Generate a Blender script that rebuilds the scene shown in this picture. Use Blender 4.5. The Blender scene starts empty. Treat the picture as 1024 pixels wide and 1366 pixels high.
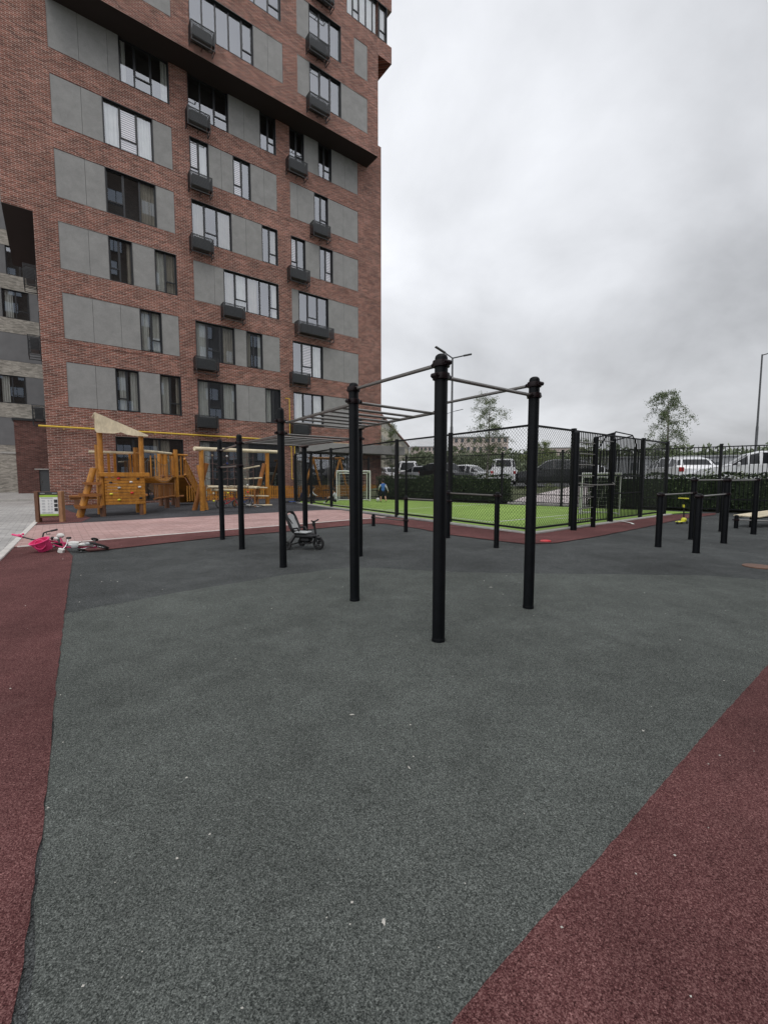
import bpy, bmesh, math, random
from mathutils import Vector, Matrix, Euler
R = math.radians
random.seed(7)
sc = bpy.context.scene
COL = sc.collection

# ------------------------------------------------------------------ camera
cd = bpy.data.cameras.new('camera'); cam = bpy.data.objects.new('camera', cd); COL.objects.link(cam)
cam.location = (0, 0, 1.4); cam.rotation_euler = (R(90) - 0.0807, 0, 0)
cd.sensor_fit = 'VERTICAL'; cd.sensor_height = 24; cd.lens = 24 * 572 / 1366
cd.clip_start = 0.05; cd.clip_end = 3000
sc.camera = cam

# ------------------------------------------------------------------ world: overcast sky
SUN_EL, SUN_AZ = R(60), R(165)         # azimuth clockwise from +Y
W = bpy.data.worlds.new('World'); sc.world = W; W.use_nodes = True
nt = W.node_tree; nt.nodes.clear()
def wn(t, **k):
    n = nt.nodes.new(t)
    for a, b in k.items(): setattr(n, a, b)
    return n
out = wn('ShaderNodeOutputWorld'); bg = wn('ShaderNodeBackground'); bg.inputs[1].default_value = 0.1
sky = wn('ShaderNodeTexSky'); sky.sky_type = 'NISHITA'; sky.sun_disc = False
sky.sun_elevation = SUN_EL; sky.sun_rotation = SUN_AZ; sky.air_density = 1.5; sky.dust_density = 4
tc = wn('ShaderNodeTexCoord'); sep = wn('ShaderNodeSeparateXYZ')
nt.links.new(tc.outputs['Generated'], sep.inputs[0])
def wm(op, a, b=None, c=None):
    n = wn('ShaderNodeMath', operation=op)
    for i, v in enumerate((a, b, c)):
        if v is None: continue
        if isinstance(v, (int, float)): n.inputs[i].default_value = v
        else: nt.links.new(v, n.inputs[i])
    return n.outputs[0]
zc = wm('ADD', wm('MAXIMUM', sep.outputs[2], 0.0), 0.46)
cmb = wn('ShaderNodeCombineXYZ')
nt.links.new(wm('DIVIDE', sep.outputs[0], zc), cmb.inputs[0]); nt.links.new(wm('DIVIDE', sep.outputs[1], zc), cmb.inputs[1])
def wnoise(scale, detail, dist=0.0, off=(0, 0, 0)):
    mp = wn('ShaderNodeMapping'); mp.inputs['Location'].default_value = off
    nt.links.new(cmb.outputs[0], mp.inputs[0])
    n = wn('ShaderNodeTexNoise'); n.inputs['Scale'].default_value = scale; n.inputs['Detail'].default_value = detail
    n.inputs['Distortion'].default_value = dist; n.inputs['Roughness'].default_value = 0.55
    nt.links.new(mp.outputs[0], n.inputs['Vector']); return n.outputs[0]
n1 = wnoise(1.9, 8, 0.25, (3.1, 1.7, 0)); n2 = wnoise(0.95, 4, 0.5, (0.4, 5.2, 0))
nn = wm('ADD', wm('MULTIPLY', n1, 0.6), wm('MULTIPLY', n2, 0.4))
ramp = wn('ShaderNodeMapRange'); ramp.inputs[1].default_value = 0.38; ramp.inputs[2].default_value = 0.62
nt.links.new(nn, ramp.inputs[0])
S = Vector((math.sin(SUN_AZ) * math.cos(SUN_EL), math.cos(SUN_AZ) * math.cos(SUN_EL), math.sin(SUN_EL)))
def wdot(v):
    d = wn('ShaderNodeVectorMath', operation='DOT_PRODUCT'); d.inputs[1].default_value = v
    nt.links.new(tc.outputs['Generated'], d.inputs[0]); return wm('MAXIMUM', d.outputs['Value'], 0.0)
thin = wm('POWER', wdot(Vector((0.03, 0.80, 0.60)).normalized()), 7.0)
mass = wm('POWER', wdot(Vector((0.72, 0.80, 0.56)).normalized()), 14.0)      # thinner cloud beside the tower
back = wm('MINIMUM', wm('MULTIPLY', wdot(Vector((0.1, -0.80, 0.60)).normalized()), 1.6), 1.0)   # extra sky brightness added behind the camera to light the facade
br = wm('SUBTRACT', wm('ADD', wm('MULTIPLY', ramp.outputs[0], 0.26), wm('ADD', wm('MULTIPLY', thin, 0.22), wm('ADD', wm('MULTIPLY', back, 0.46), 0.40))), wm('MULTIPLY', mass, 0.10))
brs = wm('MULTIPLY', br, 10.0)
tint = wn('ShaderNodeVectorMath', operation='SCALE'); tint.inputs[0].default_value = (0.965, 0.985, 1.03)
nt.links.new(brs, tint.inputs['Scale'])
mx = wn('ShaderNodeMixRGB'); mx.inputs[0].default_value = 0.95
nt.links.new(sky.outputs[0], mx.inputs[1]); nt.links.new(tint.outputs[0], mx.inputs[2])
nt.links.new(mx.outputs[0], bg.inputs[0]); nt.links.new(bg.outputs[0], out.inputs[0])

sl = bpy.data.lights.new('sun', 'SUN'); sun = bpy.data.objects.new('sun', sl); COL.objects.link(sun)
sl.energy = 1.0; sl.angle = R(38); sl.color = (1, 0.97, 0.92)
sun.rotation_euler = (-S).to_track_quat('-Z', 'Y').to_euler()
sc.view_settings.view_transform = 'Standard'; sc.view_settings.look = 'None'
sc.view_settings.exposure = 0.32; sc.view_settings.gamma = 1.0
sc.render.engine = 'CYCLES'
sc.cycles.max_bounces = 6; sc.cycles.transparent_max_bounces = 16

# ------------------------------------------------------------------ materials
MATS = {}
class NT:
    def __init__(s, name):
        s.m = bpy.data.materials.new(name); s.m.use_nodes = True; s.t = s.m.node_tree
        s.b = s.t.nodes['Principled BSDF']; MATS[name] = s.m
        s.tc = s.t.nodes.new('ShaderNodeTexCoord')
    def n(s, t, ins=None, **k):
        n = s.t.nodes.new(t)
        for a, b in k.items(): setattr(n, a, b)
        for a, b in (ins or {}).items():
            if hasattr(b, 'is_output') or isinstance(b, bpy.types.NodeSocket): s.t.links.new(b, n.inputs[a])
            else: n.inputs[a].default_value = b
        return n
    def link(s, a, b): s.t.links.new(a, b)
    def noise(s, scale, detail=4, rough=0.55, vec=None, dist=0):
        return s.n('ShaderNodeTexNoise', {'Vector': vec or s.tc.outputs['Object'], 'Scale': scale, 'Detail': detail, 'Roughness': rough, 'Distortion': dist}).outputs[0]
    def ramp(s, f, stops):
        r = s.n('ShaderNodeValToRGB', {0: f}); e = r.color_ramp.elements
        while len(e) < len(stops): e.new(0.5)
        for i, (p, c) in enumerate(stops):
            e[i].position = p; e[i].color = (*c, 1)
        return r.outputs[0]
    def mix(s, f, a, b, mode='MIX'):
        return s.n('ShaderNodeMixRGB', {0: f, 1: a if not isinstance(a, tuple) else (*a, 1), 2: b if not isinstance(b, tuple) else (*b, 1)}, blend_type=mode).outputs[0]
    def bump(s, h, strength=0.3, dist=0.01):
        b = s.n('ShaderNodeBump', {'Height': h, 'Strength': strength, 'Distance': dist}); s.link(b.outputs[0], s.b.inputs['Normal'])
    def col(s, c): 
        if isinstance(c, tuple): s.b.inputs['Base Color'].default_value = (*c, 1)
        else: s.link(c, s.b.inputs['Base Color'])
    def set(s, rough=None, metal=None, spec=None, coat=None):
        if rough is not None: s.b.inputs['Roughness'].default_value = rough
        if metal is not None: s.b.inputs['Metallic'].default_value = metal
        if spec is not None: s.b.inputs['Specular IOR Level'].default_value = spec
        if coat is not None: s.b.inputs['Coat Weight'].default_value = coat

def simple(name, c, rough=0.6, metal=0, var=0.15, scale=8, spec=0.5, coat=None):
    m = NT(name); f = m.noise(scale, 5)
    m.col(m.ramp(f, [(0.25, tuple(x * (1 - var) for x in c)), (0.75, tuple(min(1, x * (1 + var)) for x in c))]))
    m.set(rough, metal, spec, coat); return m

def rubber(name, base, dark, light, blot=0.35):
    m = NT(name); o = m.tc.outputs['Object']
    v = m.n('ShaderNodeTexVoronoi', {'Vector': o, 'Scale': 320.0}).outputs['Color']
    sp = m.n('ShaderNodeSeparateColor', {0: v}).outputs[0]
    v2 = m.n('ShaderNodeTexVoronoi', {'Vector': o, 'Scale': 210.0}).outputs['Color']
    sp2 = m.n('ShaderNodeSeparateColor', {0: v2}).outputs[1]
    g = m.n('ShaderNodeMath', {0: m.n('ShaderNodeMath', {0: sp, 1: 0.62}, operation='MULTIPLY').outputs[0], 1: m.n('ShaderNodeMath', {0: sp2, 1: 0.38}, operation='MULTIPLY').outputs[0]}, operation='ADD').outputs[0]
    c = m.ramp(g, [(0.08, dark), (0.48, base), (0.9, light), (0.98, tuple(min(1, x * 1.6) for x in light))])
    b1 = m.noise(0.55, 6, 0.6); b2 = m.noise(3.2, 5, 0.65)
    f = m.ramp(b1, [(0.3, (1 - blot,) * 3), (0.7, (1 + blot * 0.7,) * 3)])
    c = m.mix(1.0, c, f, 'MULTIPLY')
    f2 = m.ramp(b2, [(0.35, (0.86,) * 3), (0.68, (1.1,) * 3)])
    c = m.mix(1.0, c, f2, 'MULTIPLY')
    st = m.ramp(m.noise(1.3, 8, 0.75, dist=0.6), [(0.66, (0, 0, 0)), (0.78, (0.22, 0.22, 0.22))])
    c = m.mix(st, c, (0.22, 0.22, 0.22))
    # dusty scuffs, damp-looking stains and faint pour joints worn into the surface
    sc_ = m.ramp(m.noise(0.85, 9, 0.72, dist=1.4), [(0.58, (0, 0, 0)), (0.75, (0.30, 0.30, 0.30))]); c = m.mix(sc_, c, tuple(min(1, x * 0.95 + .02) for x in light))
    dk = m.ramp(m.noise(2.3, 5, 0.6, dist=0.3), [(0.70, (0, 0, 0)), (0.78, (0.55, 0.55, 0.55))]); c = m.mix(dk, c, dark)
    m.col(c); m.set(0.95, spec=0.12)
    hh = m.n('ShaderNodeMath', {0: g, 1: m.noise(160, 3)}, operation='ADD').outputs[0]
    m.bump(hh, 0.4, 0.003); return m
rubber('rubber_grey', (0.062, 0.066, 0.066), (0.015, 0.016, 0.016), (0.16, 0.17, 0.168))
rubber('rubber_grey_new', (0.086, 0.094, 0.087), (0.024, 0.027, 0.025), (0.20, 0.215, 0.20), 0.2)
rubber('rubber_maroon', (0.118, 0.046, 0.046), (0.036, 0.013, 0.013), (0.25, 0.130, 0.122))
rubber('rubber_dark', (0.050, 0.052, 0.057), (0.012, 0.012, 0.014), (0.13, 0.13, 0.14))

def pavers(name, c1, c2, mort, bw, bh, rot=0.0, ms=0.008):
    m = NT(name)
    mp = m.n('ShaderNodeMapping', {'Vector': m.tc.outputs['Object'], 'Rotation': (0, 0, rot)})
    b = m.n('ShaderNodeTexBrick', {'Vector': mp.outputs[0], 'Color1': (*c1, 1), 'Color2': (*c2, 1), 'Mortar': (*mort, 1), 'Scale': 1.0,
        'Mortar Size': ms, 'Mortar Smooth': 0.2, 'Bias': 0.0, 'Brick Width': bw, 'Row Height': bh})
    d = m.ramp(m.noise(0.6, 7, 0.65), [(0.3, (0.72,) * 3), (0.7, (1.12,) * 3)])
    d2 = m.ramp(m.noise(9, 5, 0.6), [(0.3, (0.88,) * 3), (0.7, (1.08,) * 3)])
    m.col(m.mix(1.0, m.mix(1.0, b.outputs[0], d, 'MULTIPLY'), d2, 'MULTIPLY')); m.set(0.85, spec=0.3)
    m.bump(b.outputs[1], -0.3, 0.004)
AX = R(-37.5)
pavers('pavers_pink', (0.43, 0.27, 0.25), (0.52, 0.35, 0.33), (0.27, 0.18, 0.17), 0.3, 0.15, AX)
pavers('pavers_grey', (0.47, 0.455, 0.44), (0.34, 0.33, 0.32), (0.22, 0.21, 0.20), 0.28, 0.14, AX)
pavers('pavers_ramp', (0.70, 0.63, 0.62), (0.60, 0.54, 0.54), (0.38, 0.34, 0.34), 0.25, 0.12, AX)

def brick(name, c1, c2, mort, bw=0.27, bh=0.083, ms=0.011, blot=0.2):
    m = NT(name); s = m.n('ShaderNodeSeparateXYZ', {0: m.tc.outputs['Object']})
    xy = m.n('ShaderNodeMath', {0: s.outputs[0], 1: s.outputs[1]}, operation='ADD').outputs[0]
    v = m.n('ShaderNodeCombineXYZ', {0: xy, 1: s.outputs[2]}).outputs[0]
    b = m.n('ShaderNodeTexBrick', {'Vector': v, 'Color1': (*c1, 1), 'Color2': (*c2, 1), 'Mortar': (*mort, 1), 'Scale': 1.0,
        'Mortar Size': ms, 'Mortar Smooth': 0.15, 'Bias': -0.05, 'Brick Width': bw, 'Row Height': bh})
    b2 = m.n('ShaderNodeTexBrick', {'Vector': v, 'Color1': (0.6, 0.6, 0.6, 1), 'Color2': (1.35, 1.3, 1.3, 1), 'Mortar': (1, 1, 1, 1), 'Scale': 1.0,
        'Mortar Size': 0.0, 'Brick Width': bw, 'Row Height': bh}); b2.offset_frequency = 2
    mp = m.n('ShaderNodeMapping', {'Vector': v, 'Scale': (1.0, 3.3, 1)})
    wv = m.n('ShaderNodeTexVoronoi', {'Vector': mp.outputs[0], 'Scale': 3.4}).outputs['Color']
    sv = m.n('ShaderNodeSeparateColor', {0: wv}).outputs[0]
    var = m.ramp(sv, [(0.0, (0.72,) * 3), (1.0, (1.22,) * 3)])
    d = m.ramp(m.noise(0.5, 6, 0.6), [(0.3, (1 - blot,) * 3), (0.7, (1 + blot * 0.6,) * 3)])
    c = m.mix(1.0, m.mix(1.0, b.outputs[0], var, 'MULTIPLY'), d, 'MULTIPLY')
    m.col(c); m.set(0.88, spec=0.25); m.bump(b.outputs[1], -0.5, 0.008)
brick('brick_red', (0.245, 0.087, 0.062), (0.112, 0.039, 0.030), (0.38, 0.30, 0.26))
brick('brick_shaded', (0.16, 0.066, 0.054), (0.095, 0.040, 0.034), (0.15, 0.115, 0.105))  # annex: the tower's red brick with shade put into a darker colour
brick('brick_beige', (0.40, 0.37, 0.325), (0.26, 0.24, 0.21), (0.34, 0.32, 0.29))
brick('brick_brown', (0.13, 0.10, 0.085), (0.08, 0.062, 0.054), (0.16, 0.14, 0.125))

m = NT('facade_panel')
f = m.noise(1.7, 9, 0.7, dist=0.4); f2 = m.noise(25, 4)
c = m.ramp(f, [(0.3, (0.215, 0.212, 0.209)), (0.7, (0.285, 0.281, 0.275))]); c = m.mix(1.0, c, m.ramp(f2, [(0.3, (0.93,) * 3), (0.7, (1.05,) * 3)]), 'MULTIPLY')
st = m.ramp(m.noise(0.9, 10, 0.8, dist=1.2), [(0.60, (0, 0, 0)), (0.70, (0.35, 0.35, 0.35))]); c = m.mix(st, c, (0.17, 0.165, 0.16))
m.col(c); m.set(0.8, spec=0.3)
simple('facade_panel_dark', (0.15, 0.15, 0.155), 0.8, var=0.12, scale=1.5)
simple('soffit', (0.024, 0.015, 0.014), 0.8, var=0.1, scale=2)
simple('window_frame', (0.018, 0.019, 0.022), 0.45, var=0.1)
simple('cage_metal', (0.022, 0.024, 0.027), 0.5, var=0.15)
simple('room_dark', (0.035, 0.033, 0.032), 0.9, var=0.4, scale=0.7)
simple('curtain', (0.50, 0.485, 0.45), 0.9, var=0.12, scale=3)
simple('curtain_tan', (0.30, 0.265, 0.22), 0.9, var=0.15, scale=3)
simple('blind', (0.75, 0.62, 0.60), 0.6, var=0.05)
simple('black_steel', (0.0045, 0.0055, 0.007), 0.5, var=0.3, scale=9, spec=0.16)
simple('fence_black', (0.009, 0.010, 0.012), 0.55, var=0.15, scale=20, spec=0.25)
simple('clamp', (0.011, 0.005, 0.006), 0.4, var=0.2, spec=0.25)
simple('rail_steel', (0.27, 0.26, 0.245), 0.40, metal=0.85, var=0.12, scale=14)
simple('grey_metal', (0.10, 0.105, 0.11), 0.5, metal=0.3, var=0.1)
simple('concrete', (0.40, 0.39, 0.37), 0.85, var=0.15, scale=5)
simple('kerb_white', (0.55, 0.53, 0.50), 0.85, var=0.15, scale=4)
simple('line_white', (0.72, 0.74, 0.70), 0.8, var=0.08)
simple('yellow_paint', (0.60, 0.40, 0.035), 0.45, var=0.1)
simple('asphalt', (0.055, 0.055, 0.057), 0.9, var=0.2, scale=3)
simple('terrain', (0.10, 0.115, 0.06), 0.95, var=0.3, scale=0.5)
simple('car_white', (0.74, 0.75, 0.77), 0.25, var=0.02, coat=0.6)
simple('car_black', (0.008, 0.009, 0.012), 0.3, var=0.05, coat=0.25)
simple('car_silver', (0.36, 0.37, 0.39), 0.3, metal=0.4, var=0.03, coat=0.6)
simple('car_glass', (0.010, 0.012, 0.015), 0.1, var=0.05, spec=0.4)
simple('tyre', (0.018, 0.018, 0.018), 0.85, var=0.2)
simple('chrome', (0.62, 0.62, 0.62), 0.25, metal=1.0, var=0.05)
simple('lamp_red', (0.35, 0.02, 0.02), 0.3); simple('lamp_clear', (0.75, 0.76, 0.78), 0.2)
simple('pink_plastic', (0.80, 0.065, 0.22), 0.35, var=0.06); simple('pink_frame', (0.42, 0.02, 0.10), 0.35, var=0.1)
simple('white_plastic', (0.66, 0.66, 0.63), 0.45, var=0.12, scale=20)
simple('grey_fabric', (0.42, 0.43, 0.43), 0.9, var=0.08, scale=30); simple('black_plastic', (0.014, 0.014, 0.015), 0.45, var=0.2)
simple('yellow_plastic', (0.75, 0.72, 0.06), 0.4); simple('red_plastic', (0.60, 0.02, 0.03), 0.4)
simple('blue_plastic', (0.03, 0.08, 0.32), 0.4); simple('rope', (0.16, 0.10, 0.09), 0.9)
simple('skin', (0.52, 0.30, 0.21), 0.6, var=0.05); simple('hair', (0.015, 0.011, 0.009), 0.7)
simple('cloth_blue', (0.045, 0.15, 0.42), 0.85, var=0.12); simple('cloth_navy', (0.010, 0.012, 0.028), 0.9); simple('cloth_white', (0.62, 0.63, 0.66), 0.9, var=0.06)
simple('cloth_black', (0.014, 0.014, 0.016), 0.9); simple('shoe_green', (0.35, 0.55, 0.20), 0.6); simple('ball_white', (0.75, 0.75, 0.73), 0.5, var=0.03)
simple('bark', (0.20, 0.185, 0.165), 0.9, var=0.35, scale=12); simple('poster_green', (0.30, 0.47, 0.05), 0.5, var=0.05); simple('poster_white', (0.68, 0.69, 0.68), 0.45, var=0.03)
simple('poster_grey', (0.33, 0.34, 0.36), 0.5); simple('far_roof', (0.20, 0.09, 0.075), 0.8)
simple('far_tan', (0.46, 0.42, 0.34), 0.9, var=0.06, scale=0.3); simple('far_pink', (0.50, 0.42, 0.39), 0.9, var=0.06, scale=0.3); simple('far_grey', (0.30, 0.31, 0.32), 0.9, var=0.08, scale=0.3)
simple('painted_sky_glass', (0.55, 0.62, 0.72), 0.4); simple('far_glass', (0.08, 0.09, 0.10), 0.3); simple('granule_light', (0.55, 0.53, 0.48), 0.8, var=0.3)  # courtyard panes: the reflected sky is painted into their colour

def wood(name, a, b, scale=1.0, rough=0.5):
    m = NT(name); mp = m.n('ShaderNodeMapping', {'Vector': m.tc.outputs['Object'], 'Scale': (3 * scale, 3 * scale, 1.1 * scale)})
    f = m.noise(3.0, 8, 0.65, vec=mp.outputs[0], dist=1.5)
    g = m.noise(2.0, 3)
    c = m.ramp(f, [(0.25, a), (0.7, b)]); c = m.mix(1.0, c, m.ramp(g, [(0.3, (0.75,) * 3), (0.7, (1.15,) * 3)]), 'MULTIPLY')
    m.col(c); m.set(rough, spec=0.4); m.bump(f, 0.2, 0.003)
wood('wood_orange', (0.26, 0.095, 0.012), (0.52, 0.235, 0.036))
wood('wood_red', (0.20, 0.075, 0.022), (0.36, 0.15, 0.045))
wood('wood_pale', (0.58, 0.49, 0.34), (0.78, 0.69, 0.50), rough=0.7)
wood('wood_dark', (0.10, 0.045, 0.025), (0.19, 0.09, 0.05))
wood('wood_post', (0.26, 0.13, 0.06), (0.42, 0.23, 0.12))

m = NT('turf'); v = m.n('ShaderNodeSeparateColor', {0: m.n('ShaderNodeTexVoronoi', {'Vector': m.tc.outputs['Object'], 'Scale': 70.0}).outputs['Color']}).outputs[0]
c = m.ramp(v, [(0.0, (0.15, 0.26, 0.045)), (1.0, (0.36, 0.51, 0.14))]); c = m.mix(1.0, c, m.ramp(m.noise(0.7, 5), [(0.3, (0.85,) * 3), (0.7, (1.12,) * 3)]), 'MULTIPLY')
m.col(c); m.set(0.9, spec=0.2)

def leafmat(name, a, b, c3, trans=0.25):
    m = NT(name)
    gi = m.n('ShaderNodeNewGeometry'); r = gi.outputs['Random Per Island']
    c = m.ramp(r, [(0.0, a), (0.55, b), (1.0, c3)])
    m.col(c); m.set(0.6, spec=0.3)
    tr = m.n('ShaderNodeBsdfTranslucent', {0: c}); ms = m.n('ShaderNodeMixShader', {0: trans, 1: m.b.outputs[0], 2: tr.outputs[0]})
    m.link(ms.outputs[0], m.t.nodes['Material Output'].inputs[0])
leafmat('leaf_hedge', (0.012, 0.020, 0.010), (0.030, 0.050, 0.022), (0.14, 0.19, 0.09), 0.1)
leafmat('leaf_tree', (0.06, 0.09, 0.04), (0.13, 0.175, 0.075), (0.24, 0.29, 0.15), 0.35)
leafmat('leaf_bright', (0.08, 0.12, 0.03), (0.16, 0.21, 0.05), (0.25, 0.30, 0.09))
leafmat('leaf_far', (0.10, 0.125, 0.075), (0.15, 0.18, 0.11), (0.21, 0.24, 0.15))

m = NT('window_glass'); gl = m.n('ShaderNodeBsdfGlossy', {'Color': (0.93, 0.95, 1, 1), 'Roughness': 0.015}); tr = m.n('ShaderNodeBsdfTransparent', {0: (0.88, 0.91, 0.92, 1)})
lw = m.n('ShaderNodeLayerWeight', {0: 0.5}); pw = m.n('ShaderNodeMath', {0: lw.outputs['Facing'], 1: 4.0}, operation='POWER'); fr = m.n('ShaderNodeMath', {0: pw.outputs[0], 1: 0.75, 2: 0.24}, operation='MULTIPLY_ADD')
ms = m.n('ShaderNodeMixShader', {0: fr.outputs[0], 1: tr.outputs[0], 2: gl.outputs[0]}); m.link(ms.outputs[0], m.t.nodes['Material Output'].inputs[0])

# ------------------------------------------------------------------ mesh helpers
class MB:
    def __init__(s): s.v = []; s.f = []; s.mi = []; s.cur = 0
    def add(s, vs, fs):
        o = len(s.v); s.v += [tuple(x) for x in vs]; s.f += [tuple(i + o for i in q) for q in fs]; s.mi += [s.cur] * len(fs); return s
    def quad(s, a, b, c, d): return s.add([a, b, c, d], [(0, 1, 2, 3)])
    def box(s, x0, y0, z0, x1, y1, z1, M=None):
        vs = [Vector(p) for p in ((x0, y0, z0), (x1, y0, z0), (x1, y1, z0), (x0, y1, z0), (x0, y0, z1), (x1, y0, z1), (x1, y1, z1), (x0, y1, z1))]
        if M: vs = [M @ v for v in vs]
        return s.add(vs, [(0, 3, 2, 1), (4, 5, 6, 7), (0, 1, 5, 4), (1, 2, 6, 5), (2, 3, 7, 6), (3, 0, 4, 7)])
    def bevbox(s, x0, y0, z0, x1, y1, z1, b, M=None):
        pr = [(x0 + b, y0), (x1 - b, y0), (x1, y0 + b), (x1, y1 - b), (x1 - b, y1), (x0 + b, y1), (x0, y1 - b), (x0, y0 + b)]
        cx, cy = (x0 + x1) / 2, (y0 + y1) / 2; rings = []
        for z, k in ((z0, b), (z0 + b, 0), (z1 - b, 0), (z1, b)):
            rings.append([Vector((cx + (p[0] - cx) * (1 - k / max(1e-6, abs(x1 - x0) / 2)), cy + (p[1] - cy) * (1 - k / max(1e-6, abs(y1 - y0) / 2)), z)) for p in pr])
        vs = [v for r in rings for v in r]
        if M: vs = [M @ v for v in vs]
        fs = [tuple(reversed(range(8))), tuple(range(24, 32))]
        for i in range(3):
            for j in range(8): fs.append((i * 8 + j, i * 8 + (j + 1) % 8, i * 8 + 8 + (j + 1) % 8, i * 8 + 8 + j))
        return s.add(vs, fs)
    def tube(s, p, q, r, n=8, r2=None, caps=True):
        p = Vector(p); q = Vector(q); d = q - p
        if d.length < 1e-6: return s
        r2 = r if r2 is None else r2
        a = d.orthogonal().normalized() if abs(d.normalized().z) < 0.99 else Vector((1, 0, 0))
        if abs(d.normalized().z) < 0.99: a = Vector((0, 0, 1)).cross(d).normalized()
        b = d.cross(a).normalized(); vs = []
        for c, rr in ((p, r), (q, r2)):
            for i in range(n):
                t = 2 * math.pi * i / n + math.pi / n; vs.append(c + a * rr * math.cos(t) + b * rr * math.sin(t))
        fs = [(i, (i + 1) % n, n + (i + 1) % n, n + i) for i in range(n)]
        if caps: fs += [tuple(reversed(range(n))), tuple(range(n, 2 * n))]
        return s.add(vs, fs)
    def path(s, pts, r, n=8):
        for a, b in zip(pts, pts[1:]): s.tube(a, b, r, n)
        for a in pts[1:-1]: s.ball(a, r * 1.0, 6, 4)
        return s
    def lathe(s, prof, c=(0, 0, 0), n=16, M=None):
        vs = []; c = Vector(c)
        for r, z in prof:
            for i in range(n):
                t = 2 * math.pi * i / n; vs.append(Vector((r * math.cos(t), r * math.sin(t), z)))
        vs = [(M @ v if M else v) + c for v in vs]
        fs = []
        for k in range(len(prof) - 1):
            for i in range(n): fs.append((k * n + i, k * n + (i + 1) % n, k * n + n + (i + 1) % n, k * n + n + i))
        fs += [tuple(reversed(range(n))), tuple(range((len(prof) - 1) * n, len(prof) * n))]
        return s.add(vs, fs)
    def ball(s, c, r, n=10, m=7, sc=(1, 1, 1), M=None):
        prof = [(max(1e-4, math.sin(math.pi * k / m)) * 1.0, -math.cos(math.pi * k / m)) for k in range(m + 1)]
        MM = Matrix.Diagonal((r * sc[0], r * sc[1], r * sc[2])).to_3x3()
        if M: MM = M.to_3x3() @ MM
        return s.lathe(prof, c, n, MM)
    def torus(s, c, R1, r, axis='y', n=20, m=8, M=None):
        vs = []; c = Vector(c)
        for i in range(n):
            t = 2 * math.pi * i / n
            for j in range(m):
                p = 2 * math.pi * j / m; rr = R1 + r * math.cos(p); h = r * math.sin(p)
                a, b = rr * math.cos(t), rr * math.sin(t)
                v = {'y': Vector((a, h, b)), 'z': Vector((a, b, h)), 'x': Vector((h, a, b))}[axis]
                vs.append((M.to_3x3() @ v if M else v) + c)
        fs = [(i * m + j, ((i + 1) % n) * m + j, ((i + 1) % n) * m + (j + 1) % m, i * m + (j + 1) % m) for i in range(n) for j in range(m)]
        return s.add(vs, fs)
    def prism(s, poly, y0, y1, M=None):   # polygon in xz, extruded along y
        n = len(poly); vs = [Vector((x, y0, z)) for x, z in poly] + [Vector((x, y1, z)) for x, z in poly]
        if M: vs = [M @ v for v in vs]
        return s.add(vs, [tuple(range(n)), tuple(reversed(range(n, 2 * n)))] + [(i, i + n, (i + 1) % n + n, (i + 1) % n) for i in range(n)])
    def build(s, name, mats, parent=None, smooth=False, fix=True):
        me = bpy.data.meshes.new(name); me.from_pydata(s.v, [], s.f)
        if isinstance(mats, str): mats = [mats]
        for k in mats: me.materials.append(MATS[k])
        if len(mats) > 1: me.polygons.foreach_set('material_index', s.mi)
        if fix and len(s.f) < 60000:
            bm = bmesh.new(); bm.from_mesh(me); bmesh.ops.recalc_face_normals(bm, faces=bm.faces); bm.to_mesh(me); bm.free()
        if smooth:
            me.polygons.foreach_set('use_smooth', [True] * len(me.polygons))
            try: me.set_sharp_from_angle(angle=R(40))
            except Exception: pass
        me.update()
        o = bpy.data.objects.new(name, me); COL.objects.link(o); o.parent = parent; return o

def tag(o, label=None, cat=None, group=None, kind=None):
    for k, v in (('label', label), ('category', cat), ('group', group), ('kind', kind)):
        if v: o[k] = v
    return o
def thing(name, label, cat, loc=(0, 0, 0), rz=0.0, group=None):
    o = bpy.data.objects.new(name, None); COL.objects.link(o); o.location = loc; o.rotation_euler = (0, 0, rz); o.empty_display_size = 0.2
    return tag(o, label, cat, group)
def dup(o, loc, rz=None, label=None, parent=None):
    c = o.copy(); COL.objects.link(c); c.parent = parent
    if parent is None:
        c.location = loc
        if rz is not None: c.rotation_euler = (0, 0, rz)
        if label: c['label'] = label
    for ch in list(o.children): dup(ch, None, parent=c)
    return c
# ------------------------------------------------------------------ site axes (building, pitch and gym share them)
YAW = 0.9163
DU = Vector((math.sin(YAW), math.cos(YAW), 0)); DN = Vector((-math.cos(YAW), math.sin(YAW), 0))
RZ = math.atan2(DU.y, DU.x)
FACADE = 26.678
def site(u, n, z=0.0): return DU * u + DN * n + Vector((0, 0, z))

# ------------------------------------------------------------------ ground
def sheet(name, pts, mat, z, kind='structure'):
    mb = MB(); mb.add([(x, y, z) for x, y in pts], [tuple(range(len(pts)))])
    o = mb.build(name, mat, fix=False)
    if o.data.polygons[0].normal.z < 0: o.data.flip_normals()
    return tag(o, kind=kind)
def wobble(pts, amp, step=0.12, seed=1):
    rnd = random.Random(seed); outp = []
    for a, b in zip(pts, pts[1:]):
        a = Vector(a); b = Vector(b); n = max(1, int((b - a).length / step)); d = (b - a).normalized(); p = Vector((-d.y, d.x))
        for i in range(n):
            q = a + (b - a) * i / n + p * (rnd.uniform(-amp, amp) if i else 0); outp.append((q.x, q.y))
    outp.append(tuple(pts[-1])); return outp
sheet('ground', [(-600, -300), (600, -300), (600, 900), (-600, 900)], 'terrain', 0.0)
sheet('rubber_ground', [(-30, -20), (30, -20), (30, 6), (16, 15.2), (-2.4, 29.5), (-30, 40)], 'rubber_grey', 0.006)
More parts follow.
